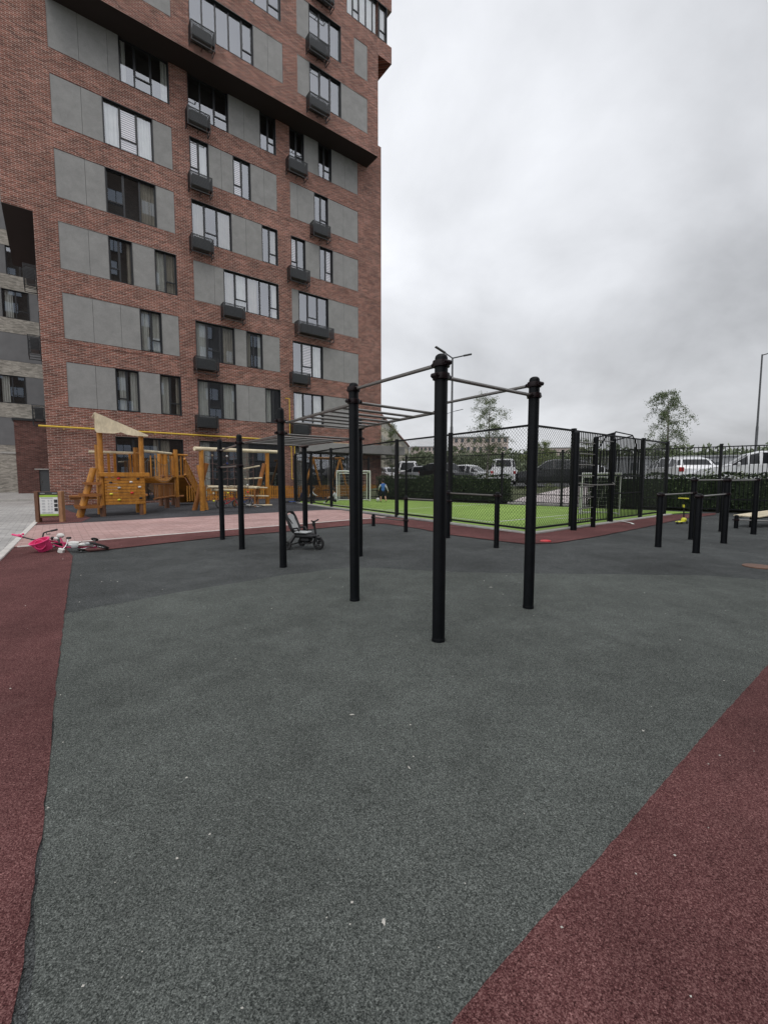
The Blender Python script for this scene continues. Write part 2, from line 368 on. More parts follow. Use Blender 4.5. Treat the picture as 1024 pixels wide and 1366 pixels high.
# newer, slightly lighter rubber patch in front
sheet('rubber_patch', wobble([(-3.27, 4.29), (-2.45, 5.15), (-1.41, 6.03), (-0.49, 6.59)], 0.01) +
      wobble([(-0.49, 6.59), (1.2, 6.2), (4.6, 6.0), (8.0, 4.4), (12, -2), (12, -15), (-1.0, -15), (-0.62, -0.3), (-0.9, 0.97), (-1.49, 1.79), (-2.32, 2.95), (-3.27, 4.29)], 0.008, 0.2)[1:], 'rubber_grey_new', 0.010)
left_b = wobble([(-0.6, -1.2), (-0.91, 0.93), (-1.03, 1.12), (-1.49, 1.79), (-2.32, 2.95), (-3.44, 4.54), (-5.50, 7.50)], 0.006, 0.07, 3)
sheet('rubber_maroon_left', left_b + [(-5.5, 7.5), (-6.3, 8.4), (-6.72, 9.02), (-7.39, 8.37), (-6.64, 7.33), (-4.2, 3.68), (-1.6, -1.2)], 'rubber_maroon', 0.014)
right_b = wobble([(7.2, 6.6), (4.6, 4.55), (2.86, 3.09), (1.6, 2.11), (0.8, 1.47), (0.42, 1.18), (0.18, 0.99), (-0.4, 0.3)], 0.003, 0.04, 5)
sheet('rubber_maroon_right', right_b + [(3, -6), (14, -6), (14, 6)], 'rubber_maroon', 0.018)
strip = wobble([(-6.72, 9.02), (-5.5, 7.9), (-3.81, 9.9), (-2.15, 11.2), (-0.5, 12.75), (0.05, 12.75), (0.97, 11.5), (1.56, 10.3), (2.19, 9.6), (2.93, 8.85), (3.67, 9.0), (5.1, 10.06), (7.27, 11.87), (9.89, 14.21), (12.17, 15.75)], 0.012, 0.2, 8)
pitch_edge = [(12.9, 16.6), (10.55, 15.75), (3.58, 10.30), (1.5, 13.1), (0.20, 14.97)]
sheet('rubber_strip', strip + pitch_edge + [(-2.49, 12.63), (-4.89, 10.6), (-6.72, 9.02)][0:], 'rubber_maroon', 0.022)
pk_lo = [(-7.39, 8.37), (-4.89, 10.52), (-2.49, 12.60), (0.10, 14.85)]
sheet('path', pk_lo + [(-0.35, 15.55), (-1.9, 18.15), (-2.5, 18.1), (-6.97, 14.75), (-10.10, 12.2)], 'pavers_pink', 0.026)
sheet('playground_ground', [(-10.10, 12.2), (-6.97, 14.75), (-2.5, 18.1), (-1.9, 18.15), (-5.2, 23.9), (-8.0, 27.2), (-21.5, 17.0), (-19.0, 23.5), (-14.2, 18.2)], 'rubber_dark', 0.026) if False else \
sheet('playground_ground', [(-10.10, 12.2), (-6.97, 14.75), (-2.5, 18.1), (-1.9, 18.15), (-5.2, 23.9), (-0.3, 32.5), (-16.0, 21.0), (-16.2, 20.9)], 'rubber_dark', 0.026)
sheet('playground_maroon', wobble([(-10.2, 12.3), (-9.3, 13.1), (-10.0, 14.6), (-12.6, 17.2), (-15.8, 20.8), (-16.2, 20.9), (-10.2, 12.3)], 0.01, 0.3), 'rubber_maroon', 0.030)
sheet('plaza', [(-1.6, -1.2), (-4.2, 3.68), (-6.64, 7.33), (-10.49, 12.83), (-16.25, 21.0), (-36, 62), (-90, 40), (-40, -10)], 'pavers_grey', 0.012)
# sloping white kerb stones along the plaza
def kerb_run(name, pts, mat, w, h, seg=1.0, gap=0.006):
    mb = MB()
    for a, b in zip(pts, pts[1:]):
        a = Vector((*a, 0)); b = Vector((*b, 0)); L = (b - a).length; d = (b - a).normalized(); n = max(1, round(L / seg))
        M = Matrix.Translation(a) @ Matrix.Rotation(math.atan2(d.y, d.x), 4, 'Z')
        for i in range(n): mb.bevbox(i * L / n + gap, -w / 2, -0.05, (i + 1) * L / n - gap, w / 2, h, 0.008, M)
    return tag(mb.build(name, mat), kind='structure')
kerb_run('plaza_kerb', [(-4.2, 3.68), (-6.64, 7.33), (-10.3, 12.55), (-16.0, 20.6)], 'kerb_white', 0.12, 0.045)
kerb_run('path_kerb', [(-7.3, 8.45), (-4.89, 10.55), (-2.49, 12.62), (0.05, 14.83)], 'kerb_white', 0.07, 0.032)
kerb_run('pavement_kerb', [tuple(site(-13, 32.5)[:2]), tuple(site(-0.6, 32.5)[:2])], 'concrete', 0.25, 0.16)
mb = MB()
for q in ([site(-30, 32.6), site(-0.7, 32.6), site(-0.7, 52), site(-30, 52)],): mb.quad(*[v + Vector((0, 0, 0.15)) for v in q])
tag(mb.build('pavement', 'pavers_grey', fix=False), kind='structure')
# pitch turf with kerb
turf = [(3.56, 10.55), (10.45, 15.9), (12.2, 16.8), (9.0, 19.35), (-0.6, 27.0), (-5.2, 24.0)]
sheet('turf_pitch', turf, 'turf', 0.034)
kerb_run('pitch_kerb', [(-5.3, 24.1), (3.56, 10.42), (10.6, 15.85)], 'concrete', 0.16, 0.055)
mbl = MB()
def gline(a, b, w=0.07, z=0.040):
    a = Vector((*a, z)); b = Vector((*b, z)); d = (b - a).normalized(); p = Vector((-d.y, d.x, 0)) * w / 2
    mbl.quad(a - p, b - p, b + p, a + p)
gline((3.3, 13.0), (8.6, 17.0)); gline((3.3, 13.0), (-3.6, 23.0)); gline((0.1, 17.9), (5.4, 22.0))
pr = None
for i in range(13):
    t = R(-30) + i * R(150) / 12; q = (6.2 + 1.2 * math.cos(t), 13.0 + 1.2 * math.sin(t))
    if pr: gline(pr, q, z=0.044)
    pr = q
tag(mbl.build('pitch_markings', 'line_white', fix=False), kind='structure')

# raised car park and bank behind the far fence
FA = Vector((-1.0, 28.0, 0)); FB = Vector((19.0, 12.0, 0)); FD = (FB - FA).normalized(); FP_ = Vector((-FD.y, FD.x, 0))
def far(t, off, z=0.0): return FA + FD * t + FP_ * off + Vector((0, 0, z))
BZ = 0.85
mb = MB()
mb.quad(far(-8, 4.2, BZ), far(60, 4.2, BZ), far(60, 260, BZ), far(-8, 260, BZ))
mb.quad(far(-8, 4.2, BZ), far(-8, 260, BZ), far(-8, 260, -0.1), far(-8, 4.2, -0.1))
tag(mb.build('car_park', 'asphalt', fix=False), kind='structure')
mb = MB()
N_ = 60
for i in range(N_):
    for j in range(5):
        t0, t1 = -8 + 68 * i / N_, -8 + 68 * (i + 1) / N_
        o0, o1 = 0.7 + 3.5 * j / 5, 0.7 + 3.5 * (j + 1) / 5
        zf = lambda o: BZ * (o - 0.7) / 3.5 + 0.004
        mb.quad(far(t0, o0, zf(o0)), far(t1, o0, zf(o0)), far(t1, o1, zf(o1)), far(t0, o1, zf(o1)))
tag(mb.build('bank', 'terrain', fix=False), kind='structure')
mb = MB()
zf = lambda o: BZ * (o - 0.7) / 3.5 + 0.03
mb.add([far(9.25, 0.75, zf(0.75)), far(13.1, 0.75, zf(0.75)), far(12.9, 4.1, zf(4.1)), far(11.3, 4.1, zf(4.1)), far(9.45, 1.8, zf(1.8))], [(0, 1, 2, 3, 4)])
mb.cur = 0
tag(mb.build('ramp_path', 'pavers_ramp', fix=False), kind='structure')
kerb_run('ramp_kerb', [tuple(far(9.2, 0.55)[:2]), tuple(far(13.2, 0.55)[:2])], 'kerb_white', 0.1, 0.10)

# ------------------------------------------------------------------ facade building kit
def window(parent, u0, u1, z0, z1, splits=None, low=None, y=0.0, curtains=None, deep=0.13, name='window'):
    """frame (with dark reveal lining), glass pane and curtain; splits = mullion positions; low = indices of bays with a low sash"""
    f = MB(); g = MB(); e = 0.045; y0 = y + deep; y1 = y + deep + 0.07
    f.box(u0, y - 0.004, z0, u0 + 0.03, y1, z1); f.box(u1 - 0.03, y - 0.004, z0, u1, y1, z1)
    f.box(u0 + 0.03, y - 0.012, z0, u1 - 0.03, y1, z0 + 0.03); f.box(u0 + 0.03, y - 0.004, z1 - 0.03, u1 - 0.03, y1, z1)
    a0, a1, b0, b1 = u0 + 0.03, u1 - 0.03, z0 + 0.03, z1 - 0.03
    xs = [a0] + list(splits or []) + [a1]
    f.box(a0, y0, b0, a0 + e, y1 - .004, b1); f.box(a1 - e, y0, b0, a1, y1 - .004, b1)
    f.box(a0 + e, y0, b0, a1 - e, y1 - .004, b0 + e); f.box(a0 + e, y0, b1 - e, a1 - e, y1 - .004, b1)
    for s in (splits or []): f.box(s - 0.035, y0 - 0.012, b0 + e, s + 0.035, y1 - 0.008, b1 - e)
    for i, (p, q) in enumerate(zip(xs, xs[1:])):
        if low and i in low:
            zz = b0 + 0.30 * (b1 - b0)
            f.box(p + 0.035, y0 - 0.008, zz - 0.03, q - 0.035, y1 - 0.012, zz + 0.03)
            f.box(p + 0.035, y0 - 0.016, zz + 0.03, p + 0.065, y1 - 0.012, b1 - e); f.box(q - 0.065, y0 - 0.016, zz + 0.03, q - 0.035, y1 - 0.012, b1 - e)
    fo = f.build(name, 'window_frame', parent)
    g.quad((a0, y0 + 0.035, b0), (a1, y0 + 0.035, b0), (a1, y0 + 0.035, b1), (a0, y0 + 0.035, b1))
    g.build('pane', 'window_glass', fo, fix=False)
    for (ca, cb, kind) in (curtains or []):
        c = MB(); yc = y + 0.245; ua = a0 + (a1 - a0) * ca; ub = a0 + (a1 - a0) * cb
        if kind == 'blind':
            k = b1 - 0.08
            while k > b0 + 0.06:
                c.box(ua, yc - 0.02, k - 0.055, ub, yc, k); k -= 0.105
            c.build('blind', 'blind', fo)
        else:
            n = max(6, int((ub - ua) / 0.035)); pts = []
            for i in range(n + 1):
                t = ua + (ub - ua) * i / n; yy = yc + 0.03 * math.sin(t * 42 + z0) + 0.012 * math.sin(t * 97)
                pts.append((t, yy))
            for (p, q) in zip(pts, pts[1:]): c.quad((p[0], p[1], b0), (q[0], q[1], b0), (q[0], q[1], b1), (p[0], p[1], b1))
            c.build('curtain', 'curtain_tan' if kind == 'tan' else 'curtain', fo, smooth=False, fix=False)
    return fo
def panel(parent, u0, u1, z0, z1, y=0.0, mat='facade_panel'):
    mb = MB(); mb.box(u0 + 0.006, y + 0.02, z0 + 0.01, u1 - 0.006, y + 0.24, z1 - 0.006)
    mb.box(u0 + 0.003, y - 0.012, z0, u1 - 0.003, y + 0.03, z0 + 0.018)
    return mb.build('facade_panel', mat, parent)
def wall_grid(mb, u0, u1, z0, z1, holes, y):
    us = sorted({u0, u1} | {h[0] for h in holes} | {h[1] for h in holes}); zs = sorted({z0, z1} | {h[2] for h in holes} | {h[3] for h in holes})
    us = [u for u in us if u0 <= u <= u1]; zs = [z for z in zs if z0 <= z <= z1]
    for a, b in zip(us, us[1:]):
        for c, d in zip(zs, zs[1:]):
            m_, n_ = (a + b) / 2, (c + d) / 2
            if any(h[0] < m_ < h[1] and h[2] < n_ < h[3] for h in holes): continue
            mb.quad((a, y, c), (b, y, c), (b, y, d), (a, y, d))
    for h in holes:
        a, b, c, d = h[:4]; t = 0.25
        mb.quad((a, y, c), (a, y + t, c), (a, y + t, d), (a, y, d)); mb.quad((b, y, c), (b, y, d), (b, y + t, d), (b, y + t, c))
        mb.quad((a, y, c), (b, y, c), (b, y + t, c), (a, y + t, c)); mb.quad((a, y, d), (a, y + t, d), (b, y + t, d), (b, y, d))

tower = thing('apartment_tower', 'tall red brick apartment tower with grey panels, black air conditioner cages and projecting upper block', 'building', site(0, FACADE), RZ)
HW = 2.187
ZT = {k: 23.58 - 3.3 * k for k in range(6)}
ROWS = {
 0: [[('P', .77, 1.96), ('P', 1.96, 3.16), ('P', 3.16, 3.65), ('W', 3.65, 5.95, [4.33, 5.1], [1], [(0, .12, 'w'), (.85, 1, 'w')])],
     [('W', 6.87, 9.08, [7.55, 8.3], [2], []), ('P', 9.08, 10.0), ('P', 10.0, 10.98), ('W', 10.98, 12.0, [11.5], [1], [])],
     [('W', 12.9, 13.93, [13.4], [1], []), ('P', 13.93, 14.99), ('W', 14.99, 15.99, [15.45], [1], []), ('P', 15.99, 17.05), ('P', 17.05, 18.13)]],
 1: [[('P', .77, 1.96), ('P', 1.96, 2.82), ('W', 2.82, 5.07, [3.55, 4.33], [1], [(0, .33, 'w'), (.34, .67, 'blind'), (.68, 1, 'w')]), ('P', 5.07, 5.99)],
     [('W', 6.87, 7.9, [7.38], [0], [(0, .5, 'blind'), (.5, 1, 'w')]), ('P', 7.9, 8.6), ('P', 8.6, 9.28), ('W', 9.28, 10.33, [9.82], [0], [(0, .5, 'blind')]), ('P', 10.33, 11.18), ('P', 11.18, 12.0)],
     [('P', 12.9, 13.42), ('P', 13.42, 14.64), ('W', 14.64, 15.69, [15.15], [1], []), ('P', 15.69, 16.92), ('P', 16.92, 18.13)]],
 2: [[('P', .77, 1.97), ('P', 1.97, 2.8), ('W', 2.8, 5.09, [3.6, 4.33], [0], [(.7, 1, 'tan')]), ('P', 5.09, 5.99)],
     [('W', 6.87, 9.1, [7.57, 8.3], [1], [(0, .33, 'tan'), (.66, 1, 'tan')]), ('P', 9.1, 9.97), ('P', 9.97, 10.97), ('W', 10.97, 12.0, [11.46], [1], [(.5, 1, 'tan')])],
     [('W', 12.9, 13.94, [13.38], [0], [(0, .48, 'blind')]), ('P', 13.94, 15.0), ('W', 15.0, 16.03, [15.5], [1], [(.5, 1, 'blind')]), ('P', 16.03, 16.89), ('P', 16.89, 18.13)]],
 3: [[('P', .77, 1.97), ('P', 1.97, 2.8), ('W', 2.8, 3.86, [3.28], [0], [(.78, 1, 'tan')]), ('P', 3.86, 4.91), ('W', 4.91, 5.99, [5.42], [1], [(0, .45, 'w'), (.55, 1, 'tan')])],
     [('P', 6.87, 8.02), ('P', 8.02, 8.56), ('W', 8.56, 12.0, [9.23, 9.98, 10.78, 11.42], [1, 4], [(0, .2, 'tan'), (.2, .42, 'w'), (.42, .6, 'tan'), (.9, 1, 'w')])],
     [('P', 12.9, 13.4), ('W', 13.4, 15.64, [14.09, 14.85], [1], []), ('P', 15.64, 16.92), ('P', 16.92, 18.13)]],
 4: [[('P', .77, 1.99), ('P', 1.99, 3.2), ('P', 3.2, 4.08), ('W', 4.08, 5.12, [4.6], [1], [(0, .42, 'w'), (.6, 1, 'w')]), ('P', 5.12, 5.99)],
     [('W', 6.87, 9.1, [7.51, 8.27], [1], [(0, .3, 'w'), (.72, 1, 'tan')]), ('P', 9.1, 9.83), ('W', 9.83, 10.85, [10.3], None, [(0, .3, 'tan'), (.8, 1, 'w')]), ('P', 10.85, 12.0)],
     [('W', 12.9, 15.17, [13.62, 14.4], [1], [(.32, .66, 'blind'), (.7, 1, 'w')]), ('P', 15.17, 16.89), ('P', 16.89, 18.13)]],
 5: [[('P', .77, 1.97), ('P', 1.97, 2.83), ('W', 2.83, 3.9, [3.36], [0], [(.15, .45, 'w'), (.65, 1, 'w')]), ('P', 3.9, 4.93), ('W', 4.93, 5.99, [5.42], [1], [(0, .42, 'w'), (.8, 1, 'tan')])],
     [('W', 6.87, 9.11, [7.53, 8.27], [1], [(0, .3, 'w'), (.7, 1, 'w')]), ('P', 9.11, 9.9), ('P', 9.9, 10.97), ('W', 10.97, 12.0, [11.5], [1], [(0, .45, 'w')])],
     [('W', 12.9, 15.18, [13.65, 14.4], [1], [(.1, .3, 'w'), (.7, 1, 'w')]), ('P', 15.18, 16.87), ('P', 16.87, 18.13)]],
}
holes = [(b[0][1], b[-1][2], ZT[k] - HW, ZT[k]) for k, bs in ROWS.items() for b in bs]
GF = [(2.68, 5.99, [3.5, 4.8]), (6.87, 12.0, [7.6, 8.6, 9.9, 11.0]), (12.9, 18.13, [13.8, 15.0, 16.3, 17.2])]
holes += [(a, b, 0.12, 3.55) for a, b, _ in GF]
wl = MB(); wall_grid(wl, -0.16, 20.2, 0.0, 25.5, holes, 0.0)
wl.quad((-1.27, 0, 13.78), (-0.16, 0, 13.78), (-0.16, 0, 36), (-1.27, 0, 36)); wl.quad((-0.16, 0, 25.5), (0.77, 0, 25.5), (0.77, 0, 36), (-0.16, 0, 36))
wl.quad((-0.16, 0, 0), (-0.16, 14, 0), (-0.16, 14, 13.78), (-0.16, 0, 13.78)); wl.quad((20.2, 0, 0), (20.2, 14, 0), (20.2, 14, 25.5), (20.2, 0, 25.5))
wl.quad((-1.27, 0, 13.78), (-1.27, 7.3, 13.78), (-1.27, 7.3, 36), (-1.27, 0, 36)); wl.quad((-1.27, 7.3, 13.78), (-0.16, 7.3, 13.78), (-0.16, 7.3, 36), (-1.27, 7.3, 36)); wl.quad((-0.16, 7.3, 13.78), (-0.16, 14, 13.78), (-0.16, 14, 36), (-0.16, 7.3, 36))
wl.quad((-0.16, 14, 0), (20.2, 14, 0), (20.2, 14, 25.5), (-0.16, 14, 25.5)); wl.quad((-0.16, 14, 13.78), (18.92, 14, 13.78), (18.92, 14, 36), (-0.16, 14, 36))
wl.quad((0.77, 0, 25.5), (20.2, 0, 25.5), (20.2, 14, 25.5), (0.77, 14, 25.5))
# upper projecting block
PY = -1.35
UP = [(-1, 24.62, 26.80, [[('W', .9, 4.6, [1.6, 2.4, 3.2, 3.9], [4], []), ('P', 4.6, 5.85)], [('W', 6.72, 10.14, [7.4, 8.1, 8.8, 9.5], [4], []), ('P', 10.14, 11.0), ('P', 11.0, 11.92)],
                        [('P', 12.86, 13.68), ('W', 13.68, 15.95, [14.42, 15.2], [1], []), ('P', 15.95, 18.03)]]),
      (-2, 27.92, 30.10, [[('P', .9, 3.0), ('W', 3.0, 5.9, [3.9, 4.9], [1], [])], [('P', 6.72, 7.9), ('W', 7.9, 11.85, [8.7, 9.5, 10.3, 11.1], [4], [])],
                        [('P', 12.86, 13.68), ('W', 13.68, 15.97, [14.42, 15.2], [1], [])], [('P', 16.97, 18.04)]]),
      (-3, 31.20, 33.45, [[('W', 1.5, 5.9, [2.9, 4.4], [1], [])], [('W', 6.72, 10.0, [8.0, 9.0], [1], []), ('P', 10.0, 11.9)], [('W', 12.86, 15.2, [13.6, 14.4], [1], [])]])]
uh = [(b[0][1], b[-1][2], z0, z1) for _, z0, z1, bs in UP for b in bs]
uh.append((16.41, 18.92, 31.20, 33.45))
wall_grid(wl, 0.77, 18.92, 23.55, 36.0, uh, PY)
wl.quad((18.92, PY, 23.55), (18.92, 14, 23.55), (18.92, 14, 36), (18.92, PY, 36)); wl.quad((0.77, PY, 23.55), (0.77, 0, 23.55), (0.77, 0, 36), (0.77, PY, 36))
# corner bay
wl.box(18.921, PY, 30.1, 20.1, 1.4, 31.18); wl.box(18.921, PY, 33.45, 20.1, 1.4, 36)
wl.quad((-1.27, 0, 36), (20.1, 0, 36), (20.1, 14, 36), (-1.27, 14, 36)); wl.quad((.77, PY, 36), (20.1, PY, 36), (20.1, 0, 36), (.77, 0, 36))
wl.build('wall', 'brick_red', tower, fix=False)
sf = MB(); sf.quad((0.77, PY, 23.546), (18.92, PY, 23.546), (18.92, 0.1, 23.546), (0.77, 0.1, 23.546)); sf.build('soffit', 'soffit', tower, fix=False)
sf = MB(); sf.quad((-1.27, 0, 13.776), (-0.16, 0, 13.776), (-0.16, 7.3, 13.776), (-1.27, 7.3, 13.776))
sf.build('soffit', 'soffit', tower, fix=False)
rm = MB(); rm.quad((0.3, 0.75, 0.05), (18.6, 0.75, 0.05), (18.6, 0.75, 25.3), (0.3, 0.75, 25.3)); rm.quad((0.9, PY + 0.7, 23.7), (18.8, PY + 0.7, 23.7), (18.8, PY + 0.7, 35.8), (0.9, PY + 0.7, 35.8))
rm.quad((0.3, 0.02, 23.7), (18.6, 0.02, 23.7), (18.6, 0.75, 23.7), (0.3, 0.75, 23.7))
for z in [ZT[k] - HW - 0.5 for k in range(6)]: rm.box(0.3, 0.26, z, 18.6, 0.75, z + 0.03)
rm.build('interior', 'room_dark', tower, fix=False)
for k, bs in ROWS.items():
    for b in bs:
        for it in b:
            z1 = ZT[k]; z0 = z1 - HW
            if it[0] == 'P': panel(tower, it[1], it[2], z0, z1)
            else: window(tower, it[1], it[2], z0, z1, it[3], it[4], 0.0, it[5])
for _, z0, z1, bs in UP:
    for b in bs:
        for it in b:
            if it[0] == 'P': panel(tower, it[1], it[2], z0, z1, PY)
            else: window(tower, it[1], it[2], z0, z1, it[3], it[4], PY, it[5] or [(0.0, 1.0, 'w')] if False else it[5])
window(tower, 16.41, 19.7, 31.20, 33.45, [16.95, 17.45, 18.0, 18.55, 19.1], [1, 5], PY, [(0, 1, 'w')])
mb = MB(); mb.box(19.66, PY + 0.22, 31.18, 19.7, 1.2, 33.45); mb.build('bay_side', 'window_frame', tower)
for a, b, s in GF: window(tower, a, b, 0.12, 3.55, s, [1], 0.0, [(0.55, 0.8, 'tan')] if a < 5 else [(0.0, 0.12, 'w'), (0.5, 0.6, 'tan')])
# string course lines between storeys (darker soldier row, slightly proud)
for k in range(1, 6):
    z = ZT[k] - HW - 0.22
    mb = MB(); mb.box(-0.165, -0.010, z, 20.205, -0.001, z + 0.07); mb.build('brick_course', 'brick_red', tower)
mb = MB(); mb.box(-0.165, -0.010, 2.0, 2.60, -0.001, 2.08); mb.build('brick_course', 'brick_red', tower)
# entrance canopy at the right end
mb = MB(); mb.bevbox(13.2, -1.2, 3.1, 21.6, -0.05, 3.75, 0.02); mb.build('canopy', 'facade_panel', tower)

def cage(parent, w, side=False):
    """slatted air conditioner cage with an open lower frame; origin at its top front left"""
    mb = MB(); h, hs, d = 0.95, 0.66, 0.5
    for z in (0, -hs): mb.box(0, 0, z - 0.03, w, 0.03, z); mb.box(0, d - .03, z - 0.03, w, d, z); mb.box(0, .03, z - 0.03, 0.03, d - .03, z); mb.box(w - .03, .03, z - 0.03, w, d - .03, z)
    for x in (0, w - 0.03): mb.box(x, 0.002, -h, x + 0.03, 0.03, -0.03); mb.box(x, d - 0.03, -h, x + 0.03, d - .002, -0.03); mb.box(x + .002, .03, -h, x + .028, d - .03, -h + 0.03)
    mb.box(.03, 0, -h, w - .03, 0.03, -h + 0.03); mb.box(w / 2 - .015, .03, -h + .002, w / 2 + .015, d - .03, -h + .028)
    k = -0.055
    while k > -hs + 0.03:
        mb.box(0.03, 0.004, k - 0.036, w - 0.03, 0.016, k); mb.box(0.004, 0.03, k - 0.036, 0.016, d - .03, k); mb.box(w - 0.016, 0.03, k - 0.036, w - .004, d - .03, k); k -= 0.066
    o = mb.build('air_conditioner_cage', 'cage_metal', parent)
    ub = MB(); ub.bevbox(w * .12, 0.1, -hs + 0.0, w * .88, d - 0.06, -0.08, 0.02); ub.build('outdoor_unit', 'grey_metal', o)
    return o
protos = {}
def put_cage(u, w, zt, y, rz=0):
    key = round(w, 1)
    if key not in protos: o = protos[key] = cage(tower, key)
    else:
        p = protos[key]; o = p.copy(); COL.objects.link(o); o.parent = tower
        for ch in p.children: c = ch.copy(); COL.objects.link(c); c.parent = o
    o.location = (u, y, zt); o.rotation_euler = (0, 0, rz)
def zb(k): return ZT[k] - HW
for (k, u0, u1) in [(0, 6.7, 7.92), (1, 6.72, 7.93), (2, 6.69, 7.92), (0, 12.62, 13.95), (1, 14.28, 15.6), (3, 8.32, 9.65), (4, 6.69, 7.95), (5, 6.66, 7.9), (2, 12.59, 13.95), (3, 13.06, 15.75), (4, 12.62, 13.95), (5, 12.62, 13.95)]:
    put_cage(u0, u1 - u0, zb(k) - 0.02 + (0.1 if k != 3 else 0.1), -0.52)
for (z, u0, u1) in [(24.62, 6.66, 7.9), (27.92, 13.43, 14.8), (24.62, 13.41, 14.8), (31.2, 13.9, 15.2)]: put_cage(u0, u1 - u0, z + 0.05, PY - 0.52)
for z in (11.6, 8.3, 4.95):      # on the side wall in the passage
    put_cage(-0.18 - 0.5, 1.25, z, 1.9, R(-90))
mb = MB()
for z in (11.6, 8.3): mb.box(-0.2, 2.2, z - 0.8, -0.165, 3.6, z + 1.6)
mb.build('side_window', 'window_frame', tower)
# gas pipes: a long horizontal run and a riser
mb = MB(); mb.tube((-0.45, -0.22, 3.86), (17.5, -0.22, 3.80), 0.045, 10)
for u in range(0, 18, 2): mb.box(u + 0.5, -0.24, 3.74, u + 0.54, -0.01, 3.78)
mb.build('gas_pipe', 'yellow_paint', tower, smooth=True)
mb = MB(); mb.path([(12.28, -0.05, 6.55), (12.28, -0.12, 6.55), (12.55, -0.12, 6.55), (12.55, -0.12, 3.4)], 0.028, 8); mb.path([(12.55, -0.30, 3.72), (12.55, -0.30, 1.3), (12.78, -0.30, 1.3), (12.78, -0.30, 3.72)], 0.028, 8)
mb.build('gas_riser', 'yellow_paint', tower, smooth=True)

# ------------------------------------------------------------------ beige block behind the passage
BD = 47.0
beige = thing('beige_apartment_block', 'beige brick apartment block with dark grey window bands, left of the red brick tower', 'building', site(0, BD), RZ)
def zrow(k): return 4.05 + 3.42 * k            # bottoms of the grey bands
bh = [(-22, 16, zrow(k), zrow(k) + 2.25) for k in range(9)]
wb = MB(); wall_grid(wb, -22, 16, 0, 36, bh, 0.0); wb.quad((-22, 0, 0), (-22, 12, 0), (-22, 12, 36), (-22, 0, 36)); wb.quad((-22, 0, 36), (16, 0, 36), (16, 12, 36), (-22, 12, 36)); wb.quad((16, 0, 0), (16, 12, 0), (16, 12, 36), (16, 0, 36)); wb.quad((-22, 12, 0), (16, 12, 0), (16, 12, 36), (-22, 12, 36))
wb.build('wall', 'brick_beige', beige, fix=False)
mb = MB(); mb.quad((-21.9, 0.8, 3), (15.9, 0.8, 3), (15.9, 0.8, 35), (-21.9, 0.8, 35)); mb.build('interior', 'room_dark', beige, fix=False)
mb = MB(); mb.box(-22, -0.06, 3.35, 16, -0.001, 3.5); mb.build('ledge', 'concrete', beige)
spec = {0: [-5.2, -0.2], 1: [-6.9, -3.15], 2: [-5.9, 0.3], 3: [-4.9, -2.6, 1.0], 4: [-7.4, -4.6, -2.2], 5: [-8, -5.0, -1.5], 6: [-6.6, -3], 7: [-3.5], 8: [-6]}
for k in range(9):
    cur = -22; ws = sorted([w + 0.0 for w in spec.get(k, [])])
    for w in ws:
        ww = 1.7
        n = max(1, round((w - cur) / 4.0))
        for i in range(n): panel(beige, cur + (w - cur) * i / n, cur + (w - cur) * (i + 1) / n, zrow(k), zrow(k) + 2.25, 0, 'facade_panel_dark')
        window(beige, w, w + ww, zrow(k), zrow(k) + 2.25, [w + ww / 2], [1], 0.0, [(0.1, 0.4, 'w')] if k % 2 else [])
        cur = w + ww
    for i in range(4): panel(beige, cur + (16 - cur) * i / 4, cur + (16 - cur) * (i + 1) / 4, zrow(k), zrow(k) + 2.25, 0, 'facade_panel_dark')
mb = MB(); mb.tube((-3.9, -0.9, 2.6), (-3.9, 0, 2.7), 0.03, 6); mb.bevbox(-4.1, -1.4, 2.5, -3.7, -0.8, 2.62, 0.02); mb.build('wall_lamp', 'white_plastic', beige)

annex = thing('brick_annex', 'low shade-darkened red brick annex with dark coping and grey door beside the tower corner', 'building', site(0, 43.4), RZ)
mb = MB(); wall_grid(mb, -2.2, 6, 0, 5.75, [(-0.88, 0.2, 0.1, 1.97)], 0.0); mb.quad((-2.2, 0, 0), (-2.2, 3.5, 0), (-2.2, 3.5, 5.75), (-2.2, 0, 5.75)); mb.quad((6, 0, 0), (6, 3.5, 0), (6, 3.5, 5.75), (6, 0, 5.75)); mb.build('wall', 'brick_shaded', annex, fix=False)
mb = MB(); mb.bevbox(-2.3, -0.1, 5.75, 6.1, 3.55, 5.93, 0.01); mb.build('coping', 'cage_metal', annex)
d = MB(); d.box(-0.88, 0.1, 0.1, 0.2, 0.16, 1.97)
for i in range(11): d.box(-0.8, 0.085, 0.2 + i * 0.16, 0.13, 0.1, 0.28 + i * 0.16)
do = d.build('door', 'grey_metal', annex); h_ = MB(); h_.tube((-0.76, 0.04, .95), (-0.76, 0.04, 1.15), 0.02); h_.build('handle', 'chrome', do)
mb = MB(); mb.box(-1.15, -0.05, 2.0, 0.4, 0.25, 2.08); mb.build('lintel', 'concrete', annex)

